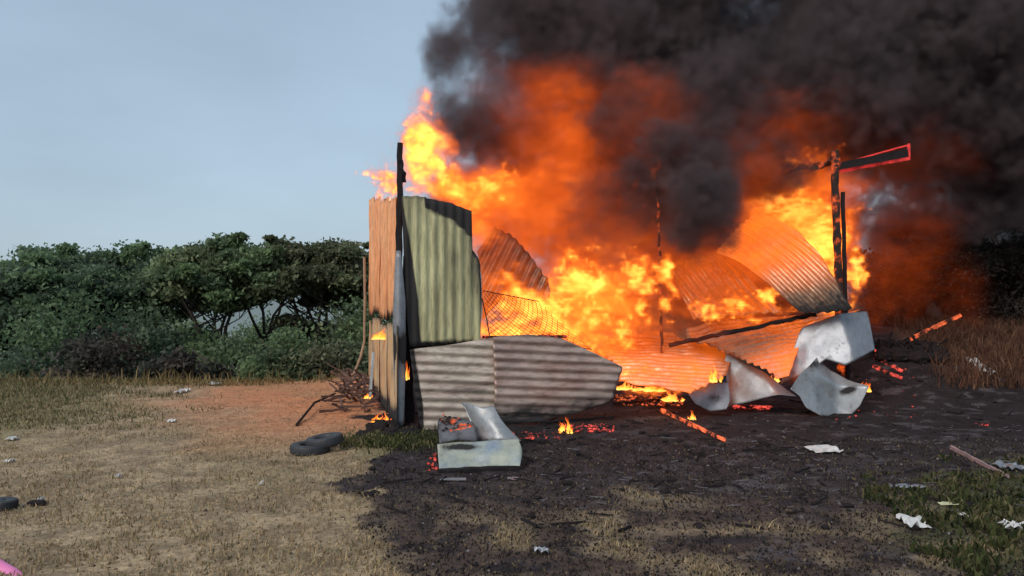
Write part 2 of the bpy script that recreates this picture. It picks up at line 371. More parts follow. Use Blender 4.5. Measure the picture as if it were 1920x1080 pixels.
# ------------------------------------------------------------------ sheets
def sheet(name, outline, point, normal, mat_, ridge=None, pitch=0.105, amp=0.016, parent=None, step=None, bend=None, dent=0.02, jag=0.0,
          soot=None, edge_soot=0.12, thick=0.0025, aglow=None, seed=0, nt_=26, attrs=None, **t):
    """metal sheet: outline in photograph pixels dropped on the plane (point, normal); ridge = pixel vector along the corrugations"""
    rr = np.random.default_rng(seed + 100)
    n = np.array(normal, float); n /= np.linalg.norm(n); o = np.array(point, float)
    C = np.array([0, 0, CAMZ])
    def hit(px, py):
        d = ray(px, py); return C + d * (np.dot(o - C, n) / np.dot(d, n))
    pts = np.array([hit(*q) for q in outline])
    c0 = np.array([np.mean([q[0] for q in outline]), np.mean([q[1] for q in outline])])
    if ridge is None: ridge = (0, 1)
    a, b_ = hit(*c0), hit(c0[0] + ridge[0], c0[1] + ridge[1])
    T = b_ - a; T -= n * np.dot(T, n); T /= np.linalg.norm(T); Sx = np.cross(T, n); Sx /= np.linalg.norm(Sx)
    s_ = (pts - a) @ Sx; t_ = (pts - a) @ T
    if step is None: step = pitch / 8
    if not amp: step, nt_ = 0.03, 24; dent *= .4
    s0, s1 = s_.min() + 1e-3, s_.max() - 1e-3
    cols = max(4, int((s1 - s0) / step)); ss = np.linspace(s0, s1, cols + 1)
    V = []; at = []
    sz = max(s1 - s0, t_.max() - t_.min())
    for s in ss:
        hits = []
        for i in range(len(s_)):
            j = (i + 1) % len(s_)
            if (s_[i] - s) * (s_[j] - s) <= 0 and abs(s_[i] - s_[j]) > 1e-9:
                u = (s - s_[i]) / (s_[j] - s_[i]); hits.append(t_[i] + u * (t_[j] - t_[i]))
        if not hits: hits = [0, 0]
        lo, hi = min(hits), max(hits)
        if jag:
            j1 = (float(fbm2(s * 9, 1.0 + seed, 3, seed)) - 0.5) * 2 * jag; j2 = (float(fbm2(s * 9, 7.0 + seed, 3, seed)) - 0.5) * 2 * jag
            if hi - lo > 4 * jag: lo += j1; hi += j2
        tt = np.linspace(lo, hi, nt_)
        for k, tv in enumerate(tt): V.append((s, tv)); at.append(min(k, nt_ - 1 - k) / nt_ * (hi - lo))
    V = np.array(V); sv_, tv_ = V[:, 0], V[:, 1]
    W = dent * (fbm2(sv_ * 2.2 + 5, tv_ * 2.2, 4, seed) - 0.5) * 2
    if amp: W = W + amp * np.cos(2 * np.pi * sv_ / pitch) * (0.75 + 0.5 * fbm2(sv_ * 1.1, tv_ * 1.1, 2, seed + 9))
    un = (sv_ - s0) / (s1 - s0); vn = (tv_ - t_.min()) / (t_.max() - t_.min())
    if bend is not None: W = W + bend(un, vn)
    if not amp:                                          # sharp folds: a few straight creases crossing the sheet
        cs, ct_ = sv_.mean(), tv_.mean()
        for k in range(9):
            an = rr.uniform(0, np.pi); off_ = rr.normal(0, .22) * sz; am_ = rr.uniform(.03, .13) * (1 if k % 2 else -1)
            W = W + am_ * np.abs((sv_ - cs) * np.cos(an) + (tv_ - ct_) * np.sin(an) - off_)
        W = W - W.mean()
    Wp = W[:, None] * n
    pos = a + sv_[:, None] * Sx + tv_[:, None] * T + Wp
    nn_ = len(ss); I = np.arange(nn_ * nt_).reshape(nn_, nt_)
    f = np.stack([I[:-1, :-1].ravel(), I[1:, :-1].ravel(), I[1:, 1:].ravel(), I[:-1, 1:].ravel()], 1)
    ppx, ppy = topx(pos[:, 0], pos[:, 1], pos[:, 2])
    ed = np.minimum(np.minimum(sv_ - s0, s1 - sv_), np.array(at))
    so = np.exp(-np.maximum(ed, 0) / 0.05) * edge_soot * 4
    if soot is not None: so = so + soot(ppx, ppy, un, vn)
    so = so + 0.7 * np.maximum(fbm2(sv_ * 5, tv_ * 2.5, 5, seed + 3) - 0.48, 0) 
    # real thickness: back face offset along -n, rim closed
    back = pos - n * thick
    N = len(pos); rim = []
    loop = list(I[:, 0]) + list(I[-1, 1:]) + list(I[::-1, -1][1:]) + list(I[0, ::-1][1:-1])
    for i in range(len(loop)):
        p, q = loop[i], loop[(i + 1) % len(loop)]; rim.append((q, p, p + N, q + N))
    f2 = np.concatenate([f, f[:, ::-1] + N, np.array(rim)])
    return add(name, np.r_[pos, back], f2, mat_, parent=parent, smooth=bool(amp), attrs={'soot': np.clip(np.r_[so, so], 0, 1.2), 'aglow': np.tile(np.clip(aglow(ppx, ppy) if aglow else 0 * ppx, 0, 1), 2)}, **t)

# the shed: front wall runs back to the right from the corner post, side wall runs back to the left
CORNER = P(748, 805, 9.06); CORNER[2] = 0
FD = np.array([0.961, 0.277, 0]); FN = np.array([0.277, -0.961, 0])          # front wall direction and normal (towards camera)
SDv = np.array([-0.277, 0.961, 0]); SN = np.array([-0.961, -0.277, 0])       # side wall
shed = empty('burning_shed', CORNER, 'burning shed of charred posts and corrugated metal wall sheets, engulfed in flames', 'shed')
def fp(off=0.0): return CORNER + FN * off
# posts
g = Geo(); g.beam(CORNER + SDv * 0.02, P(749, 268, 9.08), 0.105, 0.10, 22, 0.2, 3, 0.7); add('post', g.v, g.f, M_CHAR, shed, label='charred corner post, tallest part of the left side')
g = Geo(); g.beam(P(752, 300, 9.06), P(757, 342, 9.08), 0.07, 0.06, 5, 0.5, 8); add('post_bracket', g.v, g.f, M_CHAR, shed)
pm = CORNER + FD * 2.95 + SDv * .9; g = Geo(); g.beam([P(1244, 640, pm[1])[0], pm[1], 0], P(1231, 300, pm[1]), 0.055, 0.055, 40, 0.4, 5, 0.7); add('post', g.v, g.f, M_CHARG, shed, label='thin middle post, eaten away and specked with embers')
pr = CORNER + FD * 6.5; PRY = pr[1]
g = Geo(); g.beam([P(1579, 600, PRY)[0], PRY, 0], P(1564, 282, PRY), 0.12, 0.10, 26, 0.22, 6, 0.85); add('post', g.v, g.f, M_CHARG, shed, label='thick right post glowing at its edges')
g = Geo(); g.beam([P(1590, 600, PRY - .12)[0], PRY - .12, 0], P(1580, 360, PRY - .12), 0.055, 0.055, 18, 0.15, 7, 0.9); add('post', g.v, g.f, M_CHAR, shed, label='thin dark pole beside the right post')
# roof beams at the right post
g = Geo(); g.beam(P(1440, 328, PRY + .5), P(1576, 300, PRY + .05), 0.13, 0.12, 16, 0.5, 12); add('roof_beam', g.v, g.f, M_CHARG, shed)
for i, (a, b_, wd) in enumerate((((1572, 321), (1706, 296), 0.06), ((1580, 306), (1706, 271), 0.022), ((1704, 270), (1704, 297), 0.035))):
    g = Geo(); g.beam(P(*a, PRY - .05 * i), P(*b_, PRY - .25 - .001 * i), wd, 0.03, 10, 0.15, 20 + i); add('purlin', g.v, g.f, M_REDHOT, shed)
g = Geo(); a_ = [P(1574, 318, PRY - .12), P(1704, 294, PRY - .26), P(1702, 279, PRY - .26), P(1580, 303, PRY - .12)]
g.quadring([[q for q in a_], [q + np.array([0, .03, 0]) for q in a_]]); add('eave_board', g.v, g.f, M_CHAR, shed, label='charred board between the red hot edge strips')
# upper wall sheet
sheet('wall_sheet', [(753, 367), (798, 368), (800, 371), (842, 380), (886, 396), (874, 428), (872, 440), (877, 458), (890, 472), (897, 484), (902, 500), (903, 560), (902, 643), (840, 645), (768, 650), (760, 560)],
      fp(0.05), FN, M_GREEN, ridge=(0, 1), parent=shed, dent=0.02, jag=0.012, seed=1, pitch=0.112, amp=0.009, edge_soot=0.10,
      soot=lambda x, y, u, v: 1.3 * sstep(0, 0.6, (x - 795) / 10) * (1 - sstep(-3, 16, y - np.interp(x, [795, 850, 886], [380, 402, 432]))) + 1.4 * (1 - sstep(0, 12, x - np.interp(y, [366, 450, 560, 650], [742, 760, 776, 782]))) + 0.9 * sstep(642, 650, y) + 0.45 * sstep(800, 905, x) * (1 - sstep(480, 640, y)),
      label='pale green upright corrugated sheet with charred torn top edge')
# lower wall sheets (corrugations lie level), the right one lapped over the left one
sheet('wall_sheet', [(768, 655), (835, 648), (906, 636), (940, 630), (944, 700), (944, 798), (900, 802), (790, 808), (778, 740)],
      fp(0.10), FN, M_CREAM, ridge=(1, 0.035), parent=shed, pitch=0.112, amp=0.0115, dent=0.04, jag=0.004, seed=2, edge_soot=0.04, nt_=40,
      soot=lambda x, y, u, v: 0.30 * sstep(760, 800, y) * sstep(860, 930, x) + 0.22 * np.exp(-((x - 880) / 50) ** 2 - ((y - 735) / 18) ** 2) + 1.2 * sstep(8, 0, x - np.interp(y, [650, 700, 760, 808], [770, 778, 788, 790])),
      label='cream corrugated sheet laid level across the left foot of the front wall')
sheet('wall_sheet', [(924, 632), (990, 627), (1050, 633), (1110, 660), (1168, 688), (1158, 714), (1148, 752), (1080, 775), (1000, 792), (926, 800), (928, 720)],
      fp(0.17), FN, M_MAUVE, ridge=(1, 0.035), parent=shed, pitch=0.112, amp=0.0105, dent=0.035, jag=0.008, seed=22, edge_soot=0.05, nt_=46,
      soot=lambda x, y, u, v: 0.75 * sstep(-30, 60, y - 752 + (x - 930) * 0.08) + 0.25 * np.exp(-((x - 1100) / 50) ** 2 - ((y - 690) / 12) ** 2),  # darker towards the bottom edge
      label='grey brown corrugated sheet tinted with fire reflection and lapped over the cream sheet')
# charred board behind the gap beside the corner post
g = Geo(); g.beam(P(768, 812, 9.2), P(764, 480, 9.2), 0.14, 0.04, 14, 0.25, 31); add('wall_board', g.v, g.f, M_CHAR, shed)
g = Geo(); g.beam(P(768, 651, 9.22), P(905, 640, 9.5), 0.07, 0.05, 10, 0.3, 32); add('wall_rail', g.v, g.f, M_CHAR, shed)
g = Geo(); g.beam(P(905, 632, 9.5), P(1062, 631, 9.95), 0.045, 0.05, 10, 0.3, 33); add('wall_rail', g.v, g.f, M_GLOW, shed)
# corner flashing
sheet('corner_flashing', [(741, 470), (752, 470), (760, 560), (762, 650), (757, 800), (744, 800), (738, 700), (736, 600)], CORNER + FN * 0.09, (0.1, -1, 0), M_ZINC, ridge=(0, 1), pitch=0.2, amp=0.02,
      parent=shed, seed=4, dent=0.02, step=0.012, edge_soot=0.1, soot=lambda x, y, u, v: 0.9 * np.exp(-((y - 655) / 22) ** 2))
# side wall sheets
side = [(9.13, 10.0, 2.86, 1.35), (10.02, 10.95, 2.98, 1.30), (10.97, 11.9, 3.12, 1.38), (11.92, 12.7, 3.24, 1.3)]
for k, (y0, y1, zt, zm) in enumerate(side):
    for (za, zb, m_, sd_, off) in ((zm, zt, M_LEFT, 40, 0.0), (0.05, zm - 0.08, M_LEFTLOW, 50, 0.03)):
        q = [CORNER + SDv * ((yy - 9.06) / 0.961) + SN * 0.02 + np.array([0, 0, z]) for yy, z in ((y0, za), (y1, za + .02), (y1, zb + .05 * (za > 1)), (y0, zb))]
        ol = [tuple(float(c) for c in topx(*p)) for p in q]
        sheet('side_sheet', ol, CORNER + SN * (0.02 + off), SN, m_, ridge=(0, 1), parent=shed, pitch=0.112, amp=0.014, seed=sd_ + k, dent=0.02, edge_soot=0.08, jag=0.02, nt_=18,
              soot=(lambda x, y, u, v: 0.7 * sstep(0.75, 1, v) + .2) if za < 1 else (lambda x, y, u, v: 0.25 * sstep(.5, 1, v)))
# curled sheet in the middle
sheet('wall_sheet', [(896, 462), (930, 418), (955, 436), (988, 470), (1010, 502), (1030, 520), (1035, 560), (1028, 572), (1004, 580), (975, 560), (940, 560), (905, 600), (903, 520)],
      CORNER + FD * 1.7 + FN * -0.1, (0.1, -0.9, 0.35), M_RUST, ridge=(0.48, -1.0), parent=shed, pitch=0.125, amp=0.028, seed=6, dent=0.04, jag=0.02, edge_soot=0.12,
      bend=lambda u, v: -0.3 * (u - 0.5) ** 2 * 2, aglow=lambda x, y: sstep(480, 560, y + (930 - x) * .6) * .8, label='rust brown corrugated sheet curled up behind the green sheet',
      soot=lambda x, y, u, v: 0.4 * np.exp(-((x - 960) / 40) ** 2) - 0.1)

# fallen and leaning sheets
sheet('corrugated_sheet', [(1343, 478), (1385, 425), (1425, 392), (1500, 452), (1548, 508), (1598, 581), (1548, 590), (1497, 593), (1440, 545), (1395, 512)],
      P(1480, 500, 10.9), (-0.25, -0.8, 0.55), M_FIRELIT, ridge=(1.0, 0.86), pitch=0.115, amp=0.024, seed=7, dent=0.03, jag=0.01, nt_=40,
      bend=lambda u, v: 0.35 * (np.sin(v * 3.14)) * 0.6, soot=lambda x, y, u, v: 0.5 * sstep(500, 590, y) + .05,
      aglow=lambda x, y: 1 - sstep(470, 570, y + (x - 1450) * .2), label='large arched corrugated roof sheet leaning against the right post', cat='metal sheet', group='fallen corrugated sheets')
sheet('corrugated_sheet', [(1262, 512), (1300, 490), (1345, 478), (1400, 520), (1470, 588), (1380, 600), (1300, 600), (1280, 560)],
      P(1370, 550, 11.3), (-0.3, -0.75, 0.6), M_FIRELIT, ridge=(1.0, 1.2), pitch=0.125, amp=0.022, seed=8, dent=0.05, jag=0.02,
      bend=lambda u, v: 0.1 * np.sin(u * 3), aglow=lambda x, y: .35 + 0 * x, label='dim corrugated sheet lying behind and below the arched roof sheet', cat='metal sheet', group='fallen corrugated sheets')
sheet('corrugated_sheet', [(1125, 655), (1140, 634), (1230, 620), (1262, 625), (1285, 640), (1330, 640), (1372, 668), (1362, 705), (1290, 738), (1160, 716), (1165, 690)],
      P(1230, 690, 10.3), (0.02, -0.36, 0.93), M_FIRELIT, ridge=(1.0, 0.06), pitch=0.115, amp=0.020, seed=9, dent=0.06, jag=0.015, nt_=40,
      aglow=lambda x, y: .25 + .75 * sstep(640, 690, y) * (1 - sstep(1310, 1370, x)), label='orange lit corrugated sheet sloping down above the ground level flames', cat='metal sheet', group='fallen corrugated sheets')
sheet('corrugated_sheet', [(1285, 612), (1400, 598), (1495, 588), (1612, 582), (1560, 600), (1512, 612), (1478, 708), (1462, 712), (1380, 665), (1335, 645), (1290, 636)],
      P(1420, 650, 10.6), (0.10, -0.38, 0.92), M_FIRELIT, ridge=(1.0, -0.16), pitch=0.12, amp=0.022, seed=10, dent=0.06, jag=0.015, nt_=40,
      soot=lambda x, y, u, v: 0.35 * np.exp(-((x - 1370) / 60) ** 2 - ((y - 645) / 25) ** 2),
      aglow=lambda x, y: .12 + .9 * sstep(0, 70, (x - 1400) * .5 + (y - 650)), label='tan and orange corrugated sheet lying beside the flat grey sheet', cat='metal sheet', group='fallen corrugated sheets')
g = Geo(); g.beam(P(1255, 648, 10.35), P(1530, 588, 10.75), 0.075, 0.05, 22, 0.45, 44); add('roof_batten', g.v, g.f, M_CHAR, label='charred batten lying across the fallen corrugated sheets', cat='timber')
fold = lambda u, v: 0.0 * u
sheet('flat_sheet', [(1508, 610), (1560, 596), (1628, 584), (1633, 620), (1641, 655), (1612, 672), (1578, 690), (1548, 674), (1528, 690), (1474, 714), (1490, 668)],
      P(1560, 650, 10.5), (0.05, -0.93, 0.36), M_ZINC, ridge=(0.1, 1), pitch=1, amp=0, step=0.03, seed=11, dent=0.05, edge_soot=0.06,
      bend=lambda u, v: -0.42 * np.abs(u - 0.42 + 0.15 * v), label='large flat grey metal sheet propped at the right end of the heap', cat='metal sheet')
sheet('crumpled_sheet', [(1476, 738), (1492, 712), (1512, 694), (1530, 672), (1552, 680), (1600, 714), (1626, 728), (1618, 755), (1604, 768), (1572, 770), (1540, 777), (1510, 766), (1495, 748)],
      P(1550, 740, 10.15), (0.05, -0.8, 0.6), M_ZINCW, ridge=(0.3, 1), pitch=1, amp=0, step=0.02, seed=12, dent=0.07, edge_soot=0.03,
      bend=lambda u, v: 0.45 * np.abs(u - 0.35) - 0.38 * np.abs(v - 0.55 + 0.3 * u) + 0.22 * np.abs(u + v - 1.1),
      soot=lambda x, y, u, v: 1.0 * np.exp(-((x - 1586 - (735 - y) * 1.2) / 13) ** 2 - ((y - 732) / 7) ** 2) + 0.6 * np.exp(-((x - 1528) / 22) ** 2 - ((y - 684) / 9) ** 2) + 0.3 * np.exp(-((x - 1515) / 18) ** 2 - ((y - 712) / 14) ** 2),
      label='crumpled pale grey metal sheet with a burnt hole, right of the heap', cat='metal sheet')
sheet('bent_sheet', [(1358, 656), (1372, 664), (1410, 688), (1448, 712), (1492, 746), (1440, 748), (1366, 751), (1366, 715)],
      P(1420, 720, 10.25), (-0.15, -0.85, 0.5), M_ZINCW, ridge=(0.2, 1), pitch=1, amp=0, step=0.025, seed=13, dent=0.05, edge_soot=0.06,
      bend=lambda u, v: -0.35 * np.abs(u - 0.5 + .2 * v), label='pointed whitish metal sheet between the grey sheets', cat='metal sheet')
sheet('bent_sheet', [(1282, 714), (1320, 717), (1368, 716), (1370, 745), (1362, 768), (1335, 769), (1305, 757), (1288, 738)],
      P(1325, 745, 10.1), (0.15, -0.9, 0.4), M_ZINC, ridge=(0, 1), pitch=1, amp=0, step=0.025, seed=14, dent=0.04, edge_soot=0.05,
      soot=lambda x, y, u, v: 0.5 * np.exp(-((x - 1340) / 16) ** 2 - ((y - 746) / 12) ** 2), bend=lambda u, v: 0.2 * (u - .5) ** 2,
      label='small rounded grey metal sheet at the left end of the grey sheets', cat='metal sheet')
# folded panel in the foreground
K = empty('folded_panel', G(898, 885), 'folded pale metal panel lying on the burnt ground in front of the shed', 'metal panel')
sheet('front_face', [(820, 838), (858, 832), (930, 826), (977, 824), (979, 850), (978, 876), (900, 878), (821, 880)], G(898, 885) + np.array([0, 0.02, 0.01]), (0.02, -0.62, 0.78), M_WHITE,
      ridge=(0, 1), pitch=1, amp=0, step=0.02, seed=15, dent=0.025, parent=K, edge_soot=0.02, bend=lambda u, v: 0.05 * np.abs(u - .55) ,
      soot=lambda x, y, u, v: 1.0 * np.exp(-((x - 868) / 30) ** 2 - ((y - 838) / 6) ** 2))
sheet('upper_flap', [(862, 752), (880, 758), (905, 768), (931, 760), (933, 778), (950, 800), (974, 822), (930, 827), (895, 829), (890, 795)], G(910, 862) + np.array([0, 0.15, 0.12]), (-0.25, -0.8, 0.5), M_ZINCW,
      ridge=(0.3, 1), pitch=1, amp=0, step=0.02, seed=16, dent=0.04, parent=K, edge_soot=0.04, bend=lambda u, v: 0.12 * np.sin(u * 3.1), soot=lambda x, y, u, v: 0.6 * sstep(810, 830, y) * sstep(950, 900, x))
sheet('side_flap', [(820, 780), (850, 776), (888, 790), (896, 830), (858, 834), (821, 838)], G(860, 866) + np.array([0, 0.1, 0.12]), (0, -0.55, 0.83), M_ZINC,
      ridge=(0.0, 1), pitch=1, amp=0, step=0.02, seed=17, dent=0.03, parent=K, edge_soot=0.08, soot=lambda x, y, u, v: 0.25 + 0 * x)
g = Geo(); a = G(820, 889); b_ = G(978, 881); g.beam(a + [0, 0.03, 0.012], b_ + [0, 0.03, 0.012], 0.05, 0.09, 12, 0.1, 61); add('shadow_strip', g.v, g.f, M_CHAR, K)  # dark strip in place of the shadow under the panel

# wire netting hanging from the curled sheet
g = Geo(); NW = 15
tri = [P(906, 545, 9.6), P(908, 632, 9.5), P(1110, 655, 10.0), P(1010, 565, 9.8)]
def bil(u, v): return (tri[0] * (1 - u) + tri[3] * u) * (1 - v) + (tri[1] * (1 - u) + tri[2] * u) * v
for i in range(0, 2 * NW):
    for sgn in (1, -1):
        pts = []
        for k in range(9):
            v = k / 8; u = (i / NW - 0.5) + sgn * (v - 0.5) * 0.6
            if 0 <= u <= 1: p = bil(u, v).copy(); p[1] += 0.03 * math.sin(u * 9 + v * 5); pts.append(p)
        if len(pts) > 1: g.tube(pts, [0.0035] * len(pts), 3, False)
for v in (0, 1): g.tube([bil(u, v) for u in np.linspace(0, 1, 8)], [0.006] * 8, 4)
add('wire_netting', g.v, g.f, M_WIRE, label='sagging wire netting stretched below the curled sheet', cat='netting')
g = Geo(); g.tube([P(904, 560, 9.42), P(913, 600, 9.4), P(921, 650, 9.36), P(930, 720, 9.3)], [0.008] * 4, 5); add('cable', g.v, g.f, M_WIRE, label='thin dark wire hanging in front of the lower wall sheet', cat='wire')
g = Geo(); g.tube([P(683, 482, 12.5), P(684, 560, 12.4), P(683, 640, 12.3), P(676, 670, 12.1), P(664, 700, 12.0), P(655, 706, 12.0)], [0.022, 0.02, 0.02, 0.02, 0.018, 0.01], 6)
add('cable', g.v, g.f, M_ROPE, label='pale brown cable hanging behind the left wall', cat='cable')

# ------------------------------------------------------------------ debris
def lump(g, c, r, seed=0, flat=0.6):
    rr = random.Random(seed); rings = []
    for i in range(1, 5):
        th = math.pi * i / 5; rings.append([(c[0] + r * math.sin(th) * math.cos(p) * rr.uniform(.7, 1.25), c[1] + r * math.sin(th) * math.sin(p) * rr.uniform(.7, 1.25), c[2] + r * flat * math.cos(th) * rr.uniform(.8, 1.2)) for p in [k * 2 * math.pi / 7 for k in range(7)]])
    g.quadring(rings[::-1])
def timber(name, a, b_, wd, th, m_, label, cat='timber', seed=0, group=None, lift=(0.03, 0.03), seg=12, jag=0.3):
    p0 = G(*a) + np.array([0, 0, lift[0]]); p1 = G(*b_) + np.array([0, 0, lift[1]])
    g = Geo(); g.beam(p0, p1, th, wd, seg, jag + .1, seed, 0.7); return add(name, g.v, g.f, m_, label=label, cat=cat, group=group)
timber('burning_timber', (1238, 772), (1358, 830), 0.075, 0.05, M_GLOWO, 'red glowing timber lying on the burnt ground before the heap', seed=1)
timber('charred_plank', (968, 830), (1030, 832), 0.05, 0.04, M_CHAR, 'short black plank right of the folded panel', seed=2)
timber('burning_timber', (970, 824), (1002, 826), 0.035, 0.03, M_GLOW, 'short red hot stick behind the short black plank', seed=3)
timber('ashen_plank', (1783, 844), (1890, 900), 0.05, 0.03, M_PLANK, 'ash grey plank lying on burnt ground at the right', seed=4, jag=0.15)
timber('charred_beam', (1150, 760), (1262, 752), 0.07, 0.05, M_CHAR, 'charred beam lying under the ground level flames', seed=5)
timber('charred_beam', (1010, 797), (1150, 786), 0.07, 0.05, M_CHAR, 'long charred beam along the foot of the lower wall sheet', seed=6)
timber('burning_timber', (1372, 765), (1448, 768), 0.05, 0.05, M_GLOW, 'glowing stick under the pointed whitish sheet', seed=7)
timber('charred_beam', (1445, 772), (1520, 775), 0.10, 0.08, M_CHAR, 'black charred beam beneath the crumpled sheet', seed=8)
timber('burning_timber', (1640, 672), (1692, 700), 0.10, 0.05, M_GLOW, 'upper of two red glowing sticks beside the flat grey sheet', seed=9)
timber('burning_timber', (1638, 690), (1690, 712), 0.08, 0.05, M_GLOW, 'lower of two red glowing sticks beside the flat grey sheet', seed=10)
g = Geo(); g.beam(G(1700, 655) + [0, 0, 0.15], P(1802, 590, 12.6), 0.07, 0.06, 14, 0.2, 70); add('burning_timber', g.v, g.f, M_GLOWO, label='long glowing timber sticking up from the black heap at right', cat='timber')
g = Geo(); g.beam(G(1640, 668) + [0, 0, 0.1], G(1690, 668) + [0, 0, 0.1], 0.06, 0.05, 8, 0.3, 71); add('charred_plank', g.v, g.f, M_GLOW, label='short pinkish glowing plank in front of the black heap', cat='timber')
# black heap right
g = Geo()
for i in range(90):
    q = G(random.uniform(1640, 1770), random.uniform(652, 680)); lump(g, q + [0, 0, 0.06], random.uniform(.05, .15), i, 0.7)
for i in range(30):
    q = G(random.uniform(1640, 1740), random.uniform(650, 672)); d = np.array([random.uniform(-.4, .4), random.uniform(-.2, .2), random.uniform(.05, .3)]); g.beam(q, q + d, .05, .04, 4, .3, i)
add('ash_heap', g.v, g.f, M_CHAR, label='black heap of charred rubble at the right edge of the fire', kind='stuff', cat='rubble')
# mound left of corner
g = Geo()
for i in range(50):
    q = G(random.gauss(735, 28), random.uniform(796, 822)); lump(g, q + [0, 0, 0.01], random.uniform(.04, .11), i + 90, 0.6)
add('charred_mound', g.v, g.f, M_CHAR, label='low black mound at the foot of the corner post', kind='stuff', cat='rubble')
# brush pile behind the left wall
g = Geo()
for i in range(110):
    q = G(random.uniform(636, 700), random.uniform(735, 775)); q = q + np.array([0, 0, random.uniform(0, .42) * (1 - abs(q[0] + 2.9) * 0.3)])
    d = np.array([random.uniform(-.36, .34), random.uniform(-.25, .25), random.uniform(-.12, .2)]); g.beam(q, q + d, random.uniform(.015, .045), .02, 4, .3, i)
add('brush_pile', g.v, g.f, plain('brown_sticks', (0.10, 0.055, 0.045), 0.9, 0.4, 4), label='heap of brown sticks and scrap against the left wall', cat='brush pile')
g = Geo(); g.tube([G(556, 800) + [0, 0, .02], G(590, 768) + [0, 0, .1], P(628, 738, 11.4)], [0.018, 0.016, 0.014], 6); add('pole', g.v, g.f, M_CHAR, label='thin dark pole leaning on the brush pile', cat='pole')
g = Geo(); p0 = G(700, 790); g.beam(P(700, 660, 10.9), P(694, 745, 10.8), .05, .02, 6, .2, 5); add('metal_strip', g.v, g.f, M_ZINCW, label='narrow pale metal strip hanging beside the left wall', cat='metal strip')

# tyres
def tyre(px, py, R_, r_, tiltx, tilty, label, lift=0.0, group='old tyres on the grass'):
    c = G(px, py); root = empty('tyre', c, label, 'tyre', group)
    v = []; f = []; NS, NT = 44, 14
    import mathutils
    rot = mathutils.Euler((tiltx, tilty, 0)).to_matrix()
    for i in range(NS):
        a = i * 2 * math.pi / NS
        for j in range(NT):
            b = j * 2 * math.pi / NT
            cr = R_ - r_ + r_ * math.copysign(abs(math.cos(b)) ** 0.6, math.cos(b)); zz = r_ * 0.95 * math.copysign(abs(math.sin(b)) ** 0.6, math.sin(b))
            if j in (0, 1, 13) and i % 2 == 0: cr -= 0.012
            p = rot @ Vector((cr * math.cos(a), cr * math.sin(a), zz)); v.append((c[0] + p.x, c[1] + p.y + R_, c[2] + p.z + r_ * 0.9 + lift))
    for i in range(NS):
        for j in range(NT): f.append((i * NT + j, ((i + 1) % NS) * NT + j, ((i + 1) % NS) * NT + (j + 1) % NT, i * NT + (j + 1) % NT))
    add('tread', v, f, M_RUBBER, root, smooth=True)
tyre(571, 857, 0.205, 0.052, 0.0, 0.02, 'left tyre of the overlapping pair, lying flat on the dry grass')
tyre(599, 852, 0.20, 0.052, 0.03, -0.13, 'right tyre of the pair, resting tilted on the other tyre', 0.055)
tyre(-6, 960, 0.09, 0.04, 0.0, 0.1, 'small dark tyre cut off by the left edge of the photo', 0.0)
def litter(name, px, py, wpx, hpx, m_, label, seed, cat='litter', group='scraps of litter on the ground', up=0.03):
    wpx = wpx * (.75 if px < 700 else 1); c = G(px, py); s = c[1] / F; W_ = wpx * s; H_ = max(0.05, hpx * s * c[1] / CAMZ * 0.55)
    rr = random.Random(seed); v = []; f = []; n = 7
    for i in range(n):
        for j in range(n):
            u, w_ = i / (n - 1) - .5, j / (n - 1) - .5
            x = u * W_ * (1 - .25 * abs(w_) * rr.random()) + rr.uniform(-1, 1) * W_ * .04; y = w_ * H_ * (1 - .3 * abs(u) * rr.random())
            v.append((c[0] + x, c[1] + y, float(height(c[0] + x, c[1] + y)) + 0.012 + up * rr.random()))
    N = n * n; v2 = v + [(a, b, z - 0.003) for a, b, z in v]
    for i in range(n - 1):
        for j in range(n - 1): q = (i * n + j, (i + 1) * n + j, (i + 1) * n + j + 1, i * n + j + 1); f.append(q); f.append(tuple(k + N for k in q[::-1]))
    loop = [i * n for i in range(n)] + [(n - 1) * n + j for j in range(1, n)] + [i * n + n - 1 for i in range(n - 2, -1, -1)] + [j for j in range(n - 2, 0, -1)]
    for i in range(len(loop)): p, q = loop[i], loop[(i + 1) % len(loop)]; f.append((q, p, p + N, q + N))
    add(name, v2, f, m_, label=label, cat=cat, group=group)
litter('paper_scrap', 1545, 846, 55, 20, M_PAPER, 'largest white paper scrap on the black ground before the sheets', 1)
litter('plastic_bag', 1712, 984, 44, 28, M_PAPER, 'crumpled white bag on the scorched grass at lower right', 2, up=0.05)
litter('plastic_bag', 1904, 995, 40, 30, M_PAPER, 'crumpled white bag in the weeds at the right edge', 3, up=0.05)
litter('card_scrap', 1778, 948, 36, 8, M_YEL, 'narrow pale yellow card scrap near the green weeds', 4, up=.01)
litter('paper_scrap', 1840, 692, 22, 16, M_PAPER, 'small white scrap on the dark slope at far right', 5, up=.06)
litter('paper_scrap', 1805, 972, 14, 10, M_PAPER, 'tiny white scrap left of the green weeds', 6)
litter('paper_scrap', 342, 736, 26, 8, M_PAPER, 'white scrap at the grass edge below the left trees', 7, up=.05)
litter('paper_scrap', 402, 722, 24, 6, M_PAPER, 'pale scrap on the crest where red soil begins', 8, up=.04)
litter('paper_scrap', 322, 792, 18, 5, M_PAPER, 'thin pale scrap on the bare soil of the left field', 9)
litter('paper_scrap', 76, 942, 9, 9, M_PAPER, 'white crumb beside the dark clod near the left edge', 10)
litter('paper_scrap', 490, 911, 9, 5, M_PAPER, 'tiny white scrap on the dry grass below the tyres', 11)
litter('paper_scrap', 222, 897, 8, 6, M_PAPER, 'tiny white scrap alone on the left dry grass', 12)
litter('paper_scrap', 22, 826, 22, 7, M_PAPER, 'white scrap in the grass at the far left edge', 13)
litter('paper_scrap', 16, 868, 20, 7, M_PAPER, 'lower white scrap at the left edge above the small tyre', 14)
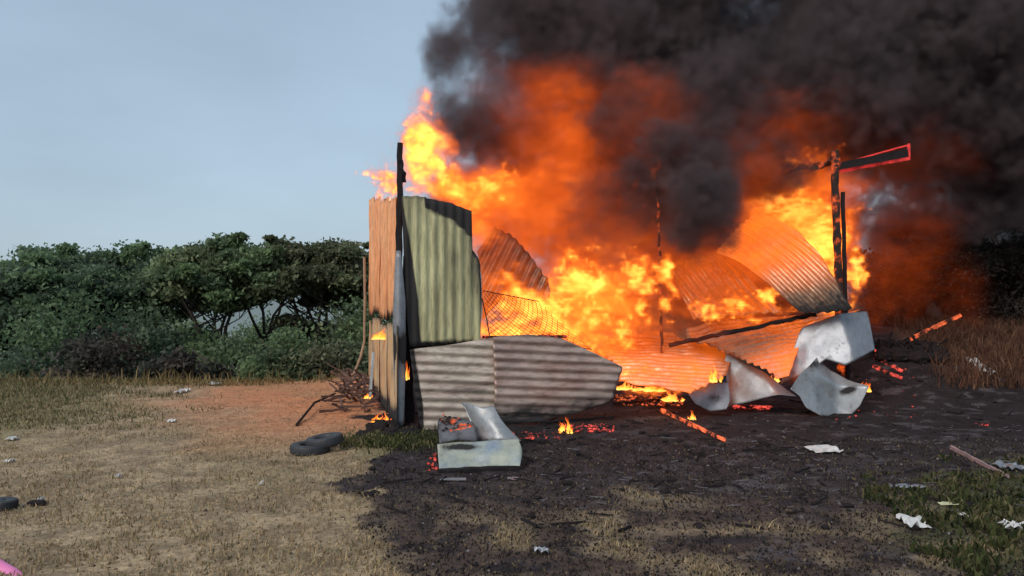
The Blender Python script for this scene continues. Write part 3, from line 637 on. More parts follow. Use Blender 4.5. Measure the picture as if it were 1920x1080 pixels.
litter('paper_scrap', 850, 902, 50, 8, M_ZINC, 'bluish metal scrap just below the folded panel', 15, up=.01)
litter('paper_scrap', 962, 900, 20, 10, M_ZINC, 'small pale metal scrap at the folded panel corner', 16, up=.01)
litter('paper_scrap', 1015, 1038, 26, 12, M_ZINC, 'bluish grey scrap on scorched grass at bottom centre', 17)
litter('paper_scrap', 1700, 915, 70, 8, M_ZINC, 'long thin grey scrap on the black ground at right', 18, up=.02)
litter('paper_scrap', 1890, 880, 40, 18, M_ZINC, 'pale grey scrap at the end of the ash grey plank', 19, up=.05)
g = Geo(); 
for i in range(5): lump(g, G(62 + i * 4, 948) + [0, 0, .02], .04, i + 300)
add('soil_clod', g.v, g.f, M_CHAR, label='dark clod of soil beside the small tyre at left', cat='clod')
g = Geo(); a = G(0, 1062); 
g.tube([P(-60, 1040, 4.5), P(-10, 1062, 4.42), P(25, 1080, 4.35), P(60, 1102, 4.28)], [0.05, 0.048, 0.042, 0.03], 12)
add('pink_hose', g.v, g.f, M_PINK, smooth=True, label='bright pink tube cutting across the bottom left corner', cat='hose')

# embers
def embers(px0, px1, py0, py1, n, r, label, m_=None, seed=0):
    r *= .62; n = int(n * 1.8)
    g = Geo(); rr = random.Random(seed)
    for i in range(n):
        q = G(rr.uniform(px0, px1), rr.uniform(py0, py1)); lump(g, q + [0, 0, .015], rr.uniform(.35, 1) * r, i + seed * 77, .6)
    add('embers', g.v, g.f, m_ or M_GLOW, kind='stuff', label=label, cat='embers')
embers(1050, 1152, 797, 812, 110, .03, 'bed of red embers in front of the lower wall sheet', seed=1)
embers(945, 1050, 812, 826, 40, .022, 'scattered red embers right of the folded panel', seed=2)
embers(800, 820, 850, 885, 16, .03, 'few red embers left of the folded panel', seed=3)
embers(1376, 1446, 762, 770, 40, .03, 'line of pink embers under the whitish sheet', seed=4)
embers(1560, 1720, 690, 790, 22, .03, 'scattered red embers right of the crumpled sheet', seed=5)
embers(1820, 1860, 796, 800, 8, .03, 'few faint red embers on the black ground at right', seed=6)
embers(1150, 1280, 742, 762, 90, .04, 'glowing coals beneath the sloping orange sheet', M_GLOWO, seed=7)
# embers on the side flap
g = Geo(); rr = random.Random(4)
for i in range(70):
    q = P(rr.uniform(826, 888), 0, 7.4); x_ = rr.uniform(826, 888); y_ = 785 + (x_ - 826) * 0.35 + rr.gauss(0, 8); lump(g, P(x_, y_, 7.42 + (830 - y_) * 0.006), rr.uniform(.008, .022), i + 900)
add('embers', g.v, g.f, M_GLOWO, kind='stuff', label='orange embers lying on the folded panel', cat='embers')
# cinders scattered on the burnt ground, clods and crumbs on the dry ground
def fast_lumps(n, gen, rlo, rhi, name, label, colf, cat):
    base = np.array([(1, 0, 0), (.3, .9, .1), (-.9, .5, 0), (-.7, -.7, .1), (.4, -.9, 0), (0, .1, .75), (0, 0, -.5)]); fc = np.array([(0, 1, 5), (1, 2, 5), (2, 3, 5), (3, 4, 5), (4, 0, 5), (1, 0, 6), (2, 1, 6), (3, 2, 6), (4, 3, 6), (0, 4, 6)])
    pts = gen(n); n = len(pts); r = rng.uniform(rlo, rhi, n) ** 1.0; V = base[None] * rng.uniform(.6, 1.4, (n, 7, 3)) * r[:, None, None] + pts[:, None, :]
    Fc = (fc[None] + 7 * np.arange(n)[:, None, None]).reshape(-1, 3); c = colf(pts)
    add(name, V.reshape(-1, 3), Fc, M_CLOD, origin=(0, 9, 0), attrs={'col': np.repeat(c, 7, 0)}, kind='stuff', label=label, cat=cat)
def field(n, x0=-6.5, x1=9, y0=3.6, y1=14.2, cond=None):
    y = y0 + (y1 - y0) * rng.random(n) ** 1.25; x = (rng.random(n) * 1.6 - 0.8) * y * 0.95; z = height(x, y); px, py = topx(x, y, z); b = burn_mask(px, py, x, y)
    k = cond(px, py, b) if cond else np.ones(n, bool); return np.c_[x, y, z][k]
fast_lumps(9000, lambda n: field(n, cond=lambda px, py, b: b > 0.5), .004, .018, 'cinders', 'cinders and ash crumbs strewn over the burnt ground', lambda p: np.where(rng.random(len(p))[:, None] < .13, np.array([[.16, .14, .14]]), np.array([[.02, .017, .018]]) * rng.uniform(.5, 2.2, (len(p), 1))), 'cinders')
fast_lumps(3500, lambda n: field(n, cond=lambda px, py, b: b < 0.5), .004, .016, 'soil_crumbs', 'small clods and crumbs on the dry ground', lambda p: np.array([[.17, .12, .08]]) * rng.uniform(.5, 1.5, (len(p), 1)), 'soil')

g = Geo(); rr = random.Random(77)
for i in range(420):
    px_ = rr.uniform(690, 1910); py_ = rr.uniform(775, 1000) if px_ < 1500 else rr.uniform(700, 1000)
    if rr.random() < sstep(830, 1000, py_) * .7: continue
    q = G(px_, py_); a_ = rr.uniform(0, 3.14); L_ = rr.uniform(.04, .28)
    if rr.random() < .6: g.beam(q + [0, 0, .012], q + np.array([L_ * math.cos(a_), L_ * math.sin(a_), rr.uniform(.005, .04)]), rr.uniform(.008, .028), .015, 4, .3, i)
    else: lump(g, q + [0, 0, .008], rr.uniform(.015, .05), i + 5000, .5)
add('charred_debris', g.v, g.f, M_CHAR, kind='stuff', label='charred sticks and flakes strewn over the burnt ground', cat='debris')
g = Geo()
for i in range(200):
    px_ = rr.uniform(1000, 1910); q = G(px_, rr.uniform(800, 960)); a_ = rr.uniform(-1.6, 1.6); L_ = rr.uniform(.02, .13)
    g.beam(q + [0, 0, .01], q + np.array([L_ * math.cos(a_), L_ * math.sin(a_), rr.uniform(.005, .03)]), rr.uniform(.004, .014), .006, 4, .3, i)
add('ashen_flakes', g.v, g.f, plain('grey_ash', (.11, .10, .11), .9, .3, 20), kind='stuff', label='thin grey ash flakes and twigs on the burnt ground', cat='ash')

# ------------------------------------------------------------------ grass
def blades(name, n, gen, hf, colf, label, wid=0.006, cat='grass', seg2=True):
    pts = gen(n); n = len(pts); h = hf(pts); a = rng.uniform(0, 2 * np.pi, n); lean = rng.normal(0, .45, (n, 2)) * h[:, None]
    wv = np.c_[np.cos(a), np.sin(a), np.zeros(n)] * (wid * rng.uniform(.6, 1.4, n))[:, None]
    mid = pts + np.c_[lean * .35, h * .6]; tip = pts + np.c_[lean, h * rng.uniform(.75, 1, n)]
    V = np.stack([pts - wv, pts + wv, mid + wv * .7, mid - wv * .7, tip], 1).reshape(-1, 3)
    b = 5 * np.arange(n); Fc = np.concatenate([np.stack([b, b + 1, b + 2], 1), np.stack([b, b + 2, b + 3], 1), np.stack([b + 3, b + 2, b + 4], 1)])
    c = np.repeat(colf(pts), 5, 0)
    add(name, V, Fc, M_BLADE, origin=(0, 9, 0), attrs={'col': c}, kind='stuff', label=label, cat=cat)
def clump(p, k=2.0, thr=.45, seed=9): return fbm2(p[:, 0] * k, p[:, 1] * k, 3, seed) > thr
def gen_dry(n):
    p = field(n, cond=lambda px, py, b: (b < .45) & (px < 1925) & (px > -60)); px, py = topx(*p.T)
    red = np.hypot((px - 590) / 300, (py - 745) / 80) < 1
    return p[(~red | (rng.random(len(p)) < .2)) & (rng.random(len(p)) < .25 + 1.5 * sstep(.35, .6, fbm2(p[:, 0] * 2.4, p[:, 1] * 2.4, 4, 72)))]
tans = np.array([[.46, .35, .21], [.36, .27, .15], [.26, .21, .11], [.40, .28, .17]])
blades('dry_grass', 110000, gen_dry, lambda p: rng.uniform(.01, .03, len(p)) * (1 + 1.6 * rng.random(len(p)) ** 6) * (.6 + 1.0 * fbm2(p[:, 0] * 3, p[:, 1] * 3, 3, 71)), lambda p: tans[rng.integers(0, 4, len(p))] * rng.uniform(.6, 1.1, (len(p), 1)), 'short dry tan grass covering the left field', wid=.0045)
def gen_long(n):
    p = field(n, y0=9, y1=14.4, cond=lambda px, py, b: (px < 420) & (py < 840) & (px > -60)); px, py = topx(*p.T)
    pr = sstep(0, .9, .75 - px / 520 + (fbm2(p[:, 0] * 1.4, p[:, 1] * 1.4, 3, 4) - .5) * 1.5) * (1 - sstep(725, 850, py + (fbm2(p[:, 0] * 2.5, p[:, 1] * 2.5, 3, 14) - .5) * 120))
    return p[rng.random(len(p)) < pr]
grs = np.array([[.17, .155, .07], [.26, .21, .11], [.12, .125, .055], [.34, .27, .16]])
blades('long_grass', 90000, gen_long, lambda p: rng.uniform(.03, .12, len(p)) * (.6 + .8 * sstep(10.5, 14.2, p[:, 1])), lambda p: grs[rng.integers(0, 4, len(p))] * rng.uniform(.6, 1.1, (len(p), 1)), 'longer green and straw grass at the back left of the field', .008)
def gen_crest(n):
    x = rng.uniform(-11, -1.5, n); y = rng.uniform(13.6, 15.0, n); z = height(x, y); p = np.c_[x, y, z]; d = sstep(-2.0, -7, x) * .9 + .1
    return p[(rng.random(n) < d * fbm2(x * 2, y * 0, 3, 3) * 1.5)]
blades('crest_weeds', 9000, gen_crest, lambda p: rng.uniform(.04, .12, len(p)) * (1 + 2.2 * (rng.random(len(p)) > .93)), lambda p: (tans * np.array([.8, .78, .6]))[rng.integers(0, 4, len(p))] * rng.uniform(.4, 1.0, (len(p), 1)), 'straggly dry weeds along the crest before the trees', .009)
blades('scorched_grass', 50000, lambda n: field(n, y0=3.6, y1=8.5, cond=lambda px, py, b: (px > 620) & (b > .2)), lambda p: rng.uniform(.006, .026, len(p)),
       lambda p: np.where(rng.random(len(p))[:, None] < .22, np.array([[.17, .13, .07]]), np.array([[.035, .027, .024]])) * rng.uniform(.5, 1.3, (len(p), 1)), 'scorched brown and black grass stubble in the foreground')
def gen_weed(n):
    p = field(n, y0=3.6, y1=7.5, cond=lambda px, py, b: (px > 1560)); px, py = topx(*p.T)
    e = sstep(0.05, .45, 1 - np.hypot((px - 1900) / 260, (py - 970) / 120) + (fbm2(p[:, 0] * 3, p[:, 1] * 3, 3, 6) - .5) * 2.2 - .12)
    return p[rng.random(len(p)) < e]
wds = np.array([[.05, .065, .02], [.08, .085, .03], [.03, .04, .015], [.14, .12, .06]])
blades('green_weeds', 42000, gen_weed, lambda p: rng.uniform(.02, .09, len(p)), lambda p: wds[rng.integers(0, 4, len(p))] * rng.uniform(.5, 1.1, (len(p), 1)), 'patch of low green weeds at the lower right', .012)
def gen_c(n):
    x = rng.normal(P(745, 840, 8.2)[0], .33, n); y = rng.normal(8.35, .28, n); return np.c_[x, y, height(x, y)]
blades('green_weeds', 2600, gen_c, lambda p: rng.uniform(.02, .08, len(p)), lambda p: wds[rng.integers(0, 4, len(p))] * rng.uniform(.7, 1.4, (len(p), 1)), 'small green grass patch in front of the corner post', .009)

# ------------------------------------------------------------------ trees
def leaves(centers, radii, per, size, cols, flat=.5):
    """leaf-sized quads spread through clump volumes"""
    n = len(centers) * per; c = np.repeat(centers, per, 0); r = np.repeat(radii, per, 0)
    d = rng.normal(size=(n, 3)); d /= np.linalg.norm(d, axis=1)[:, None]; d *= (rng.random(n) ** .45 * np.where(rng.random(n) < .2, 1.7, 1.0))[:, None]; d[:, 2] *= flat
    p = c + d * r[:, None]
    a = rng.normal(size=(n, 3)); a /= np.linalg.norm(a, axis=1)[:, None]; b = np.cross(a, rng.normal(size=(n, 3))); b /= np.linalg.norm(b, axis=1)[:, None]
    s = size * rng.uniform(.6, 1.4, n)[:, None]
    V = np.stack([p - a * s - b * s * .5, p + a * s * .2 - b * s * .6, p + a * s + b * s * .1, p - a * s * .1 + b * s * .6], 1).reshape(-1, 3)
    Fc = np.arange(4 * n).reshape(n, 4)
    cols = cols * .9 + .022; cc = np.repeat(cols[rng.integers(0, len(cols), len(centers))] * rng.uniform(.7, 1.3, (len(centers), 1)), per, 0) * rng.uniform(.7, 1.3, (n, 1))  # grey lift puts a little haze into the leaf colours
    return V, Fc, np.repeat(cc, 4, 0)
GREENS = np.array([[.11, .16, .07], [.13, .19, .08], [.08, .115, .055], [.14, .17, .08]]) * 1.30
BLUEG = np.array([[.08, .12, .065], [.10, .155, .07], [.065, .095, .06]]) * 1.30
OLIVE = np.array([[.11, .12, .055], [.09, .105, .05], [.13, .13, .07]]) * 1.30
BROWN = np.array([[.075, .06, .045], [.055, .055, .035], [.09, .065, .045]])
def tree(px, Yd, top_py, wpx, under_py, label, cols, seed, trunk_px=None, nclump=46, per=230, umbrella=True, size=.17, group='trees beyond the field'):
    r = np.random.default_rng(seed); s = Yd / F
    bx = P(trunk_px or px, 560, Yd)[0]; bz = float(height(bx, Yd)) - .1
    under_py = under_py + (16 if umbrella else 0); ct = P(px, top_py, Yd); cx, ztop = ct[0], ct[2]; zu = P(px, under_py, Yd)[2]; Rw = wpx * 1.12 * s / 2
    root = empty('tree', (bx, Yd, bz), label, 'tree', group)
    C = []; 
    for i in range(nclump):
        a = r.uniform(0, 2 * np.pi); q = math.sqrt(r.random()); x = cx + Rw * q * math.cos(a); y = Yd + Rw * .7 * q * math.sin(a)
        dome = max(0, 1 - (q * .96) ** 2) ** .62
        zt = zu + (ztop - zu) * (.22 + .78 * dome) * r.uniform(.8, 1.08) - .2
        u = r.random() ** (1.6 if umbrella else .8)
        C.append((x, y, zt - u * (zt - zu) * ((.75 if r.random() < .85 else 1.5) if umbrella else 1.25)))
    C = np.array(C); Rr = r.uniform(.45, 1.0, nclump) * Rw * .16 + .2
    ns = nclump // 4; idx = r.integers(0, nclump, ns); C = np.r_[C, C[idx] + np.c_[r.normal(0, .35, ns), r.normal(0, .3, ns), r.uniform(.15, .5, ns)]]; Rr = np.r_[Rr, r.uniform(.12, .3, ns)]
    g = Geo(); base = Vector((bx, Yd, bz)); fork = Vector((bx + r.uniform(-.3, .3), Yd, bz + (zu - bz) * r.uniform(.45, .6)))
    tr = max(.15, Rw * .05)
    g.tube([base, base.lerp(fork, .5) + Vector((r.uniform(-.25, .25), 0, 0)), fork], [tr * 1.25, tr, tr * .85], 9)
    limbs = Geo(); order = list(range(nclump)); r.shuffle(order)
    for k in range(5):                                   # main limbs, each feeding its share of the crown
        mine = order[k::5][:9]; ang = 2 * np.pi * k / 5 + r.uniform(-.5, .5); rad_ = Rw * r.uniform(.3, .6)
        e = Vector((fork.x + rad_ * math.cos(ang), fork.y + rad_ * .6 * math.sin(ang), fork.z + (zu - fork.z) * r.uniform(.75, 1.25)))
        m = fork.lerp(e, .5) + Vector((r.uniform(-.25, .25), r.uniform(-.2, .2), r.uniform(-.1, .35)))
        limbs.tube([fork - Vector((0, 0, .1)), m, e], [tr * .6, tr * .42, tr * .3], 6)
        for c_ in mine:
            q = Vector(C[c_]); st = m.lerp(e, r.uniform(.2, 1)); mid = st.lerp(q, .5) + Vector((r.uniform(-.3, .3), r.uniform(-.3, .3), -abs(q.z - st.z) * .12))
            limbs.tube([st, mid, q], [tr * .22, tr * .13, tr * .05], 5)
            for _ in range(3):
                e2 = q + Vector(r.normal(size=3) * Rr[c_] * .5 * np.array([1, 1, .3])); limbs.tube([mid, mid.lerp(e2, .6) + Vector((0, 0, .05)), e2], [tr * .09, tr * .06, .008], 4)
    add('trunk', g.v, g.f, M_BARK, root, smooth=True); add('limbs', limbs.v, limbs.f, M_BARK, root, smooth=True)
    V, Fc, cc = leaves(C, Rr, int(per * 2.9), size * .52, cols); add('crown', V, Fc, M_LEAF, root, attrs={'col': cc})
tree(30, 27, 474, 260, 600, 'dark spreading tree at the left edge of the frame', BLUEG, 1, nclump=90, umbrella=False)
tree(165, 30, 434, 270, 575, 'broad flat topped dark green tree, tallest at the left', BLUEG, 2, nclump=130, per=260, umbrella=False)
tree(285, 33, 458, 190, 560, 'bright green tree right of the broad flat topped tree', GREENS, 3, nclump=70)
tree(415, 29, 448, 230, 540, 'umbrella tree with forked trunk standing out against pale gaps', GREENS, 4, trunk_px=425, nclump=85, per=200)
tree(590, 30, 440, 230, 545, 'olive green spreading tree nearest the shed', OLIVE, 5, trunk_px=590, nclump=100, per=200)
tree(500, 36, 472, 170, 530, 'smaller olive tree behind and between the two umbrella trees', OLIVE, 6, nclump=50)
tree(700, 32, 512, 170, 560, 'low dark tree partly behind the shed wall', OLIVE, 16, nclump=50)
def bush(px, py_base, Yd, wpx, hpx, cols, label, seed, per=300, size=.10, nm='bush', group='bushes below the trees', twig=False, ncl=16, cat='bush'):
    r = np.random.default_rng(seed); s = Yd / F; hpx = hpx * (1.0 if px < 300 else .85); c = P(px, py_base, Yd); gz = float(height(c[0], Yd)); z0 = min(c[2], gz); H = hpx * s + (c[2] - z0); Wd = wpx * s / 2
    root = empty(nm, (c[0], Yd, z0), label, cat, group)
    C = np.c_[c[0] + r.uniform(-1, 1, ncl) * Wd * .8, Yd + r.uniform(-.6, .6, ncl) * Wd, np.zeros(ncl)]; C[:, 2] = z0 + H * r.uniform(.15, .85, ncl) * (1 - .45 * np.abs(C[:, 0] - c[0]) / Wd)
    g = Geo(); nst = 60 if twig else 14
    for k in range(nst):
        e = Vector(C[k % ncl]) + Vector(r.normal(size=3) * Wd * (.3 if twig else .15)); b = Vector((c[0] + r.uniform(-.4, .4) * Wd, Yd + r.uniform(-.3, .3) * Wd, z0))
        g.tube([b, b.lerp(e, .5) + Vector((r.uniform(-.1, .1), 0, .1 * H)), e], [.022, .014, .004], 4)
        if twig:
            for _ in range(5):
                q = b.lerp(e, r.uniform(.4, 1)); e2 = q + Vector(r.normal(size=3) * .22 + [0, 0, .15]); g.tube([q, e2], [.007, .002], 3)
    add('stems', g.v, g.f, M_BARK, root)
    V, Fc, cc = leaves(C, r.uniform(.2, .42, ncl) * max(Wd, H * .6), int(per * 1.8), size * .72, cols, .7); add('foliage', V, Fc, M_LEAF, root, attrs={'col': cc})
bl = [(60, 700, 24, 200, 130, BLUEG, 'dark bluish bush at the far left below the trees'), (180, 712, 22, 180, 120, BROWN, 'brownish bush second from the left edge'),
      (20, 690, 28, 160, 120, BLUEG, 'blue green bush behind the far left dark bluish bush'), (290, 705, 23, 150, 105, BLUEG, 'dark green bush under the bright green tree'),
      (345, 712, 20, 120, 90, BROWN, 'reddish brown thin bush left of the umbrella trunk'), (430, 705, 24, 180, 110, GREENS, 'wide green bush in front of the umbrella trunk'),
      (530, 706, 22, 150, 115, GREENS, 'green bush right of the umbrella trunk'), (625, 706, 22, 140, 140, OLIVE, 'tall dense olive bush beside the shed wall'),
      (240, 640, 31, 220, 110, BLUEG, 'dark bush behind the brownish bush'), (560, 640, 30, 200, 95, OLIVE, 'olive bush behind the green bushes near the shed'),
      (110, 640, 32, 220, 130, BLUEG, 'deep green bush behind the leftmost brown bushes'), (680, 660, 28, 160, 160, GREENS, 'dense green bush just left of the shed'), (395, 640, 34, 200, 60, GREENS, 'pale green low bush far behind the umbrella trunk')]
for k, (a, b, c, d, e, cols, lab) in enumerate(bl): bush(a, b, c, d, e, cols, lab, 60 + k, per=330, size=.10 if c < 26 else .13)
for k, (a, b, c, d, e, cols, lab) in enumerate([(330, 640, 40, 200, 95, GREENS, 'hazy green bush far behind, seen under the bright green tree'), (470, 640, 42, 200, 85, GREENS, 'hazy green bush far behind, right of the umbrella trunk'), (610, 640, 40, 200, 100, OLIVE, 'hazy olive bush far behind, beside the shed'),
      (380, 706, 26, 150, 120, GREENS, 'tall green bush just left of the umbrella trunk'), (480, 706, 25, 150, 115, OLIVE, 'olive bush just right of the umbrella trunk'), (150, 700, 26, 220, 190, BLUEG, 'tall dark undergrowth under the broad tree'), (40, 700, 27, 200, 200, BLUEG, 'tall dark undergrowth at the left edge'), (255, 700, 27, 180, 160, BLUEG, 'tall undergrowth between the broad and the bright green trees')]):
    bush(a, b, c, d, e, cols, lab, 160 + k, per=330, size=.12)
# right side: smoky trees and dry brush
tree(1745, 15.2, 428, 190, 520, 'thin dark tree half hidden in smoke right of the shed', BROWN, 8, nclump=50, per=60, size=.07, group='smoky trees at the right', umbrella=False)
tree(1860, 16, 370, 300, 560, 'dark leafy tree in smoke at the right edge', BROWN, 9, nclump=90, per=110, size=.075, group='smoky trees at the right', umbrella=False)
DRY = np.array([[.14, .07, .045], [.10, .05, .035], [.16, .09, .055]])
rb = [(1700, 610, 17, 150, 110, 'dry bush behind the long glowing timber'), (1790, 625, 16, 150, 90, 'reddish dry bush above the dark slope'), (1880, 640, 15, 170, 100, 'reddish dry bush at the right edge of the photo'),
      (1830, 600, 18, 200, 120, 'dim dry bush behind the two reddish bushes'), (1930, 620, 17.5, 160, 130, 'dry brush cut off by the right edge'),
      (1660, 590, 15.2, 110, 130, 'brown scrub just right of the fire, behind the black heap'), (1760, 575, 15.5, 150, 130, 'tall brown scrub behind the long glowing timber'), (1880, 580, 15.8, 170, 150, 'tall brown scrub at the right edge, below the dark tree')]
for k, (a, b, c, d, e, lab) in enumerate(rb): bush(a, b, c, d, e, DRY, lab, 90 + k, per=150, size=.035, nm='dry_bush', group='dry bushes at the right', twig=True)
def gen_rs(n):
    x = rng.uniform(6, 12, n); y = rng.uniform(11.5, 17, n); p = np.c_[x, y, height(x, y)]; px, py = topx(*p.T)
    return p[(rng.random(n) < sstep(0, .5, (px - 1690) / 200 + (650 - py) / 120 * .4))]
blades('dry_brush_grass', 30000, gen_rs, lambda p: rng.uniform(.05, .3, len(p)), lambda p: DRY[rng.integers(0, 3, len(p))] * rng.uniform(.5, 1.4, (len(p), 1)), 'dry reddish grass on the slope at the right', .007)

# ------------------------------------------------------------------ small flames: real tongues with an emissive skin
def flame_mat():
    m, t, out = mat('flame'); l = t.links.new
    n1 = noise(t, 14, 4, .65, stretch=(1, 1, .45))
    a = nn(t, 'ShaderNodeAttribute', _attribute_name='soot')   # height along the tongue
    ad = nn(t, 'ShaderNodeMath', _operation='MULTIPLY_ADD'); l(n1, ad.inputs[0]); ad.inputs[1].default_value = .9; l(a.outputs['Fac'], ad.inputs[2])
    r = ramp(t, [(0.35, (1, .62, .16)), (.7, (1, .36, .04)), (1.0, (1, .14, .015))]); l(ad.outputs[0], r.inputs[0])
    e = nn(t, 'ShaderNodeEmission', Strength=1.7); l(r.outputs[0], e.inputs[0])
    lw = nn(t, 'ShaderNodeLayerWeight', Blend=.5); tr = nn(t, 'ShaderNodeBsdfTransparent')
    ed = nn(t, 'ShaderNodeMath', _operation='MULTIPLY_ADD'); l(ad.outputs[0], ed.inputs[0]); ed.inputs[1].default_value = .45; l(lw.outputs['Facing'], ed.inputs[2])
    rr = ramp(t, [(.30, (.25, .25, .25)), (.85, (1, 1, 1))]); l(ed.outputs[0], rr.inputs[0])
    mx = nn(t, 'ShaderNodeMixShader'); l(rr.outputs[0], mx.inputs[0]); l(e.outputs[0], mx.inputs[1]); l(tr.outputs[0], mx.inputs[2]); l(mx.outputs[0], out.inputs[0]); return m
M_FLAME = flame_mat()
def flame(px, py, Yd, wpx, hpx, label, n=5, seed=0, group='small separate flames'):
    r = random.Random(seed); s = Yd / F; c = P(px, py, Yd); V = []; Fc = []; at = []; NS, NT = 14, 9; n = n * 3
    for k in range(n):
        bx = (r.random() - .5) * wpx * s; hh = hpx * s * r.uniform(.3, 1) * (1 - (abs(bx) / (wpx * s / 2)) * .6); rad = min(wpx * s / 4, .10) * r.uniform(.35, .8); ph = r.uniform(0, 6); b0 = len(V); yo = r.uniform(-.08, .08)
        for i in range(NS + 1):
            u = i / NS; rr_ = rad * (math.sin(math.pi * min(1, u * .8 + .2)) ** .8) * (1 - u) ** .6 + .001
            ox = bx + (math.sin(ph + u * 6) * .7 + math.sin(ph * 3 + u * 13) * .25) * rad * u * 1.3; oy = yo + math.cos(ph * 2 + u * 4) * rad * .5 * u
            for j in range(NT):
                t_ = j * 2 * math.pi / NT; q = 1 + .35 * math.sin(2 * t_ + ph + u * 9) + .15 * math.sin(3 * t_ + u * 21); V.append((c[0] + ox + rr_ * q * math.cos(t_), c[1] + oy + .7 * rr_ * q * math.sin(t_), c[2] + hh * u)); at.append(u * .7)
        for i in range(NS):
            for j in range(NT): Fc.append((b0 + i * NT + j, b0 + i * NT + (j + 1) % NT, b0 + (i + 1) * NT + (j + 1) % NT, b0 + (i + 1) * NT + j))
    add('flame', V, Fc, M_FLAME, smooth=True, attrs={'soot': np.array(at)}, label=label, cat='flame', group=group)
flame(715, 796, 9.7, 34, 32, 'small flame burning at the foot of the left wall', 6, 1)
flame(690, 747, 10.9, 14, 14, 'tiny flame on the brush pile beside the left wall', 5, 2)
flame(1061, 812, 8.9, 22, 40, 'small upright flame among embers before the lower sheet', 4, 3)
flame(1340, 716, 10.0, 22, 44, 'upright yellow flame above the small rounded grey sheet', 4, 4)
flame(1297, 786, 9.6, 12, 24, 'tiny flame beside the red glowing timber', 4, 5)
flame(1620, 734, 10.45, 20, 30, 'flame licking around the right edge of the crumpled sheet', 4, 6)
flame(716, 636, 10.0, 34, 26, 'flame licking out of the gap in the left wall', 6, 7)
flame(765, 712, 9.0, 8, 50, 'thin red flame between corner post and lower sheet', 2, 8)
flame(1172, 730, 10.0, 34, 22, 'left one of the ground level flames under the orange sheet', 6, 9)
flame(1215, 733, 10.0, 60, 16, 'middle one of the ground level flames under the orange sheet', 9, 10)
flame(1262, 752, 9.9, 34, 26, 'right one of the ground level flames under the orange sheet', 6, 11)
flame(1455, 716, 10.5, 16, 30, 'flame in the slot between tan sheet and flat grey sheet', 3, 12)

# ------------------------------------------------------------------ fire and smoke: density grids computed here, turned into volumes by geometry nodes
def fnoise(shape, beta, seed, aniso=(1, 1, 1), kmin=1.0):
    r = np.random.default_rng(seed); wn = r.standard_normal(shape).astype(np.float32); Fh = np.fft.rfftn(wn)
    m = max(shape); kx = np.fft.fftfreq(shape[0])[:, None, None] * m * aniso[0]; ky = np.fft.fftfreq(shape[1])[None, :, None] * m * aniso[1]; kz = np.fft.rfftfreq(shape[2])[None, None, :] * m * aniso[2]
    k = np.sqrt(kx ** 2 + ky ** 2 + kz ** 2); k[0, 0, 0] = 1; a = np.where(k < kmin, 0, k ** (-beta / 2)); a[0, 0, 0] = 0
    out = np.fft.irfftn(Fh * a, s=shape).astype(np.float32); return out / out.std()
class Grid:
    def __init__(s, lo, hi, vox):
        s.lo = np.array(lo, float); s.n = tuple(int(round((h - l) / vox)) + 1 for l, h in zip(lo, hi)); s.hi = s.lo + vox * (np.array(s.n) - 1); s.vox = vox
        s.x, s.y, s.z = [np.linspace(s.lo[i], s.hi[i], s.n[i], dtype=np.float32) for i in range(3)]
        s.X, s.Y, s.Z = np.meshgrid(s.x, s.y, s.z, indexing='ij')
def volume_object(name, grid, dens, material, **t):
    n = grid.n; me = bpy.data.meshes.new(name); N = n[0] * n[1] * n[2]
    me.vertices.add(N); me.vertices.foreach_set('co', np.stack([grid.X, grid.Y, grid.Z], -1).astype(np.float32).ravel())
    a = me.attributes.new('d', 'FLOAT', 'POINT'); a.data.foreach_set('value', dens.astype(np.float32).ravel())
    o = bpy.data.objects.new(name, me); COL.objects.link(o)
    ng = bpy.data.node_groups.new(name + '_nodes', 'GeometryNodeTree'); ng.interface.new_socket('Geometry', in_out='INPUT', socket_type='NodeSocketGeometry'); ng.interface.new_socket('Geometry', in_out='OUTPUT', socket_type='NodeSocketGeometry')
    N_ = ng.nodes.new; l = ng.links.new; gi = N_('NodeGroupInput'); go = N_('NodeGroupOutput'); vc = N_('GeometryNodeVolumeCube')
    vc.inputs['Min'].default_value = tuple(grid.lo); vc.inputs['Max'].default_value = tuple(grid.hi); vc.inputs['Background'].default_value = 0
    for ax, k in zip('XYZ', n): vc.inputs['Resolution ' + ax].default_value = k
    pos = N_('GeometryNodeInputPosition'); sub = N_('ShaderNodeVectorMath'); sub.operation = 'SUBTRACT'; l(pos.outputs[0], sub.inputs[0]); sub.inputs[1].default_value = tuple(grid.lo)
    dv = N_('ShaderNodeVectorMath'); dv.operation = 'DIVIDE'; l(sub.outputs[0], dv.inputs[0]); dv.inputs[1].default_value = (grid.vox,) * 3
    ad = N_('ShaderNodeVectorMath'); ad.operation = 'ADD'; l(dv.outputs[0], ad.inputs[0]); ad.inputs[1].default_value = (.5,) * 3
    fl = N_('ShaderNodeVectorMath'); fl.operation = 'FLOOR'; l(ad.outputs[0], fl.inputs[0])
    dt = N_('ShaderNodeVectorMath'); dt.operation = 'DOT_PRODUCT'; l(fl.outputs[0], dt.inputs[0]); dt.inputs[1].default_value = (n[1] * n[2], n[2], 1)
    na = N_('GeometryNodeInputNamedAttribute'); na.data_type = 'FLOAT'; na.inputs[0].default_value = 'd'
    si = N_('GeometryNodeSampleIndex'); si.data_type = 'FLOAT'; si.domain = 'POINT'; si.clamp = True
    l(gi.outputs[0], si.inputs[0]); l(na.outputs['Attribute'], si.inputs['Value']); l(dt.outputs['Value'], si.inputs['Index']); l(si.outputs[0], vc.inputs['Density'])
    sm = N_('GeometryNodeSetMaterial'); sm.inputs['Material'].default_value = material; l(vc.outputs[0], sm.inputs[0]); l(sm.outputs[0], go.inputs[0])
    md = o.modifiers.new('volume', 'NODES'); md.node_group = ng; me.materials.append(material); return tag(o, **t)
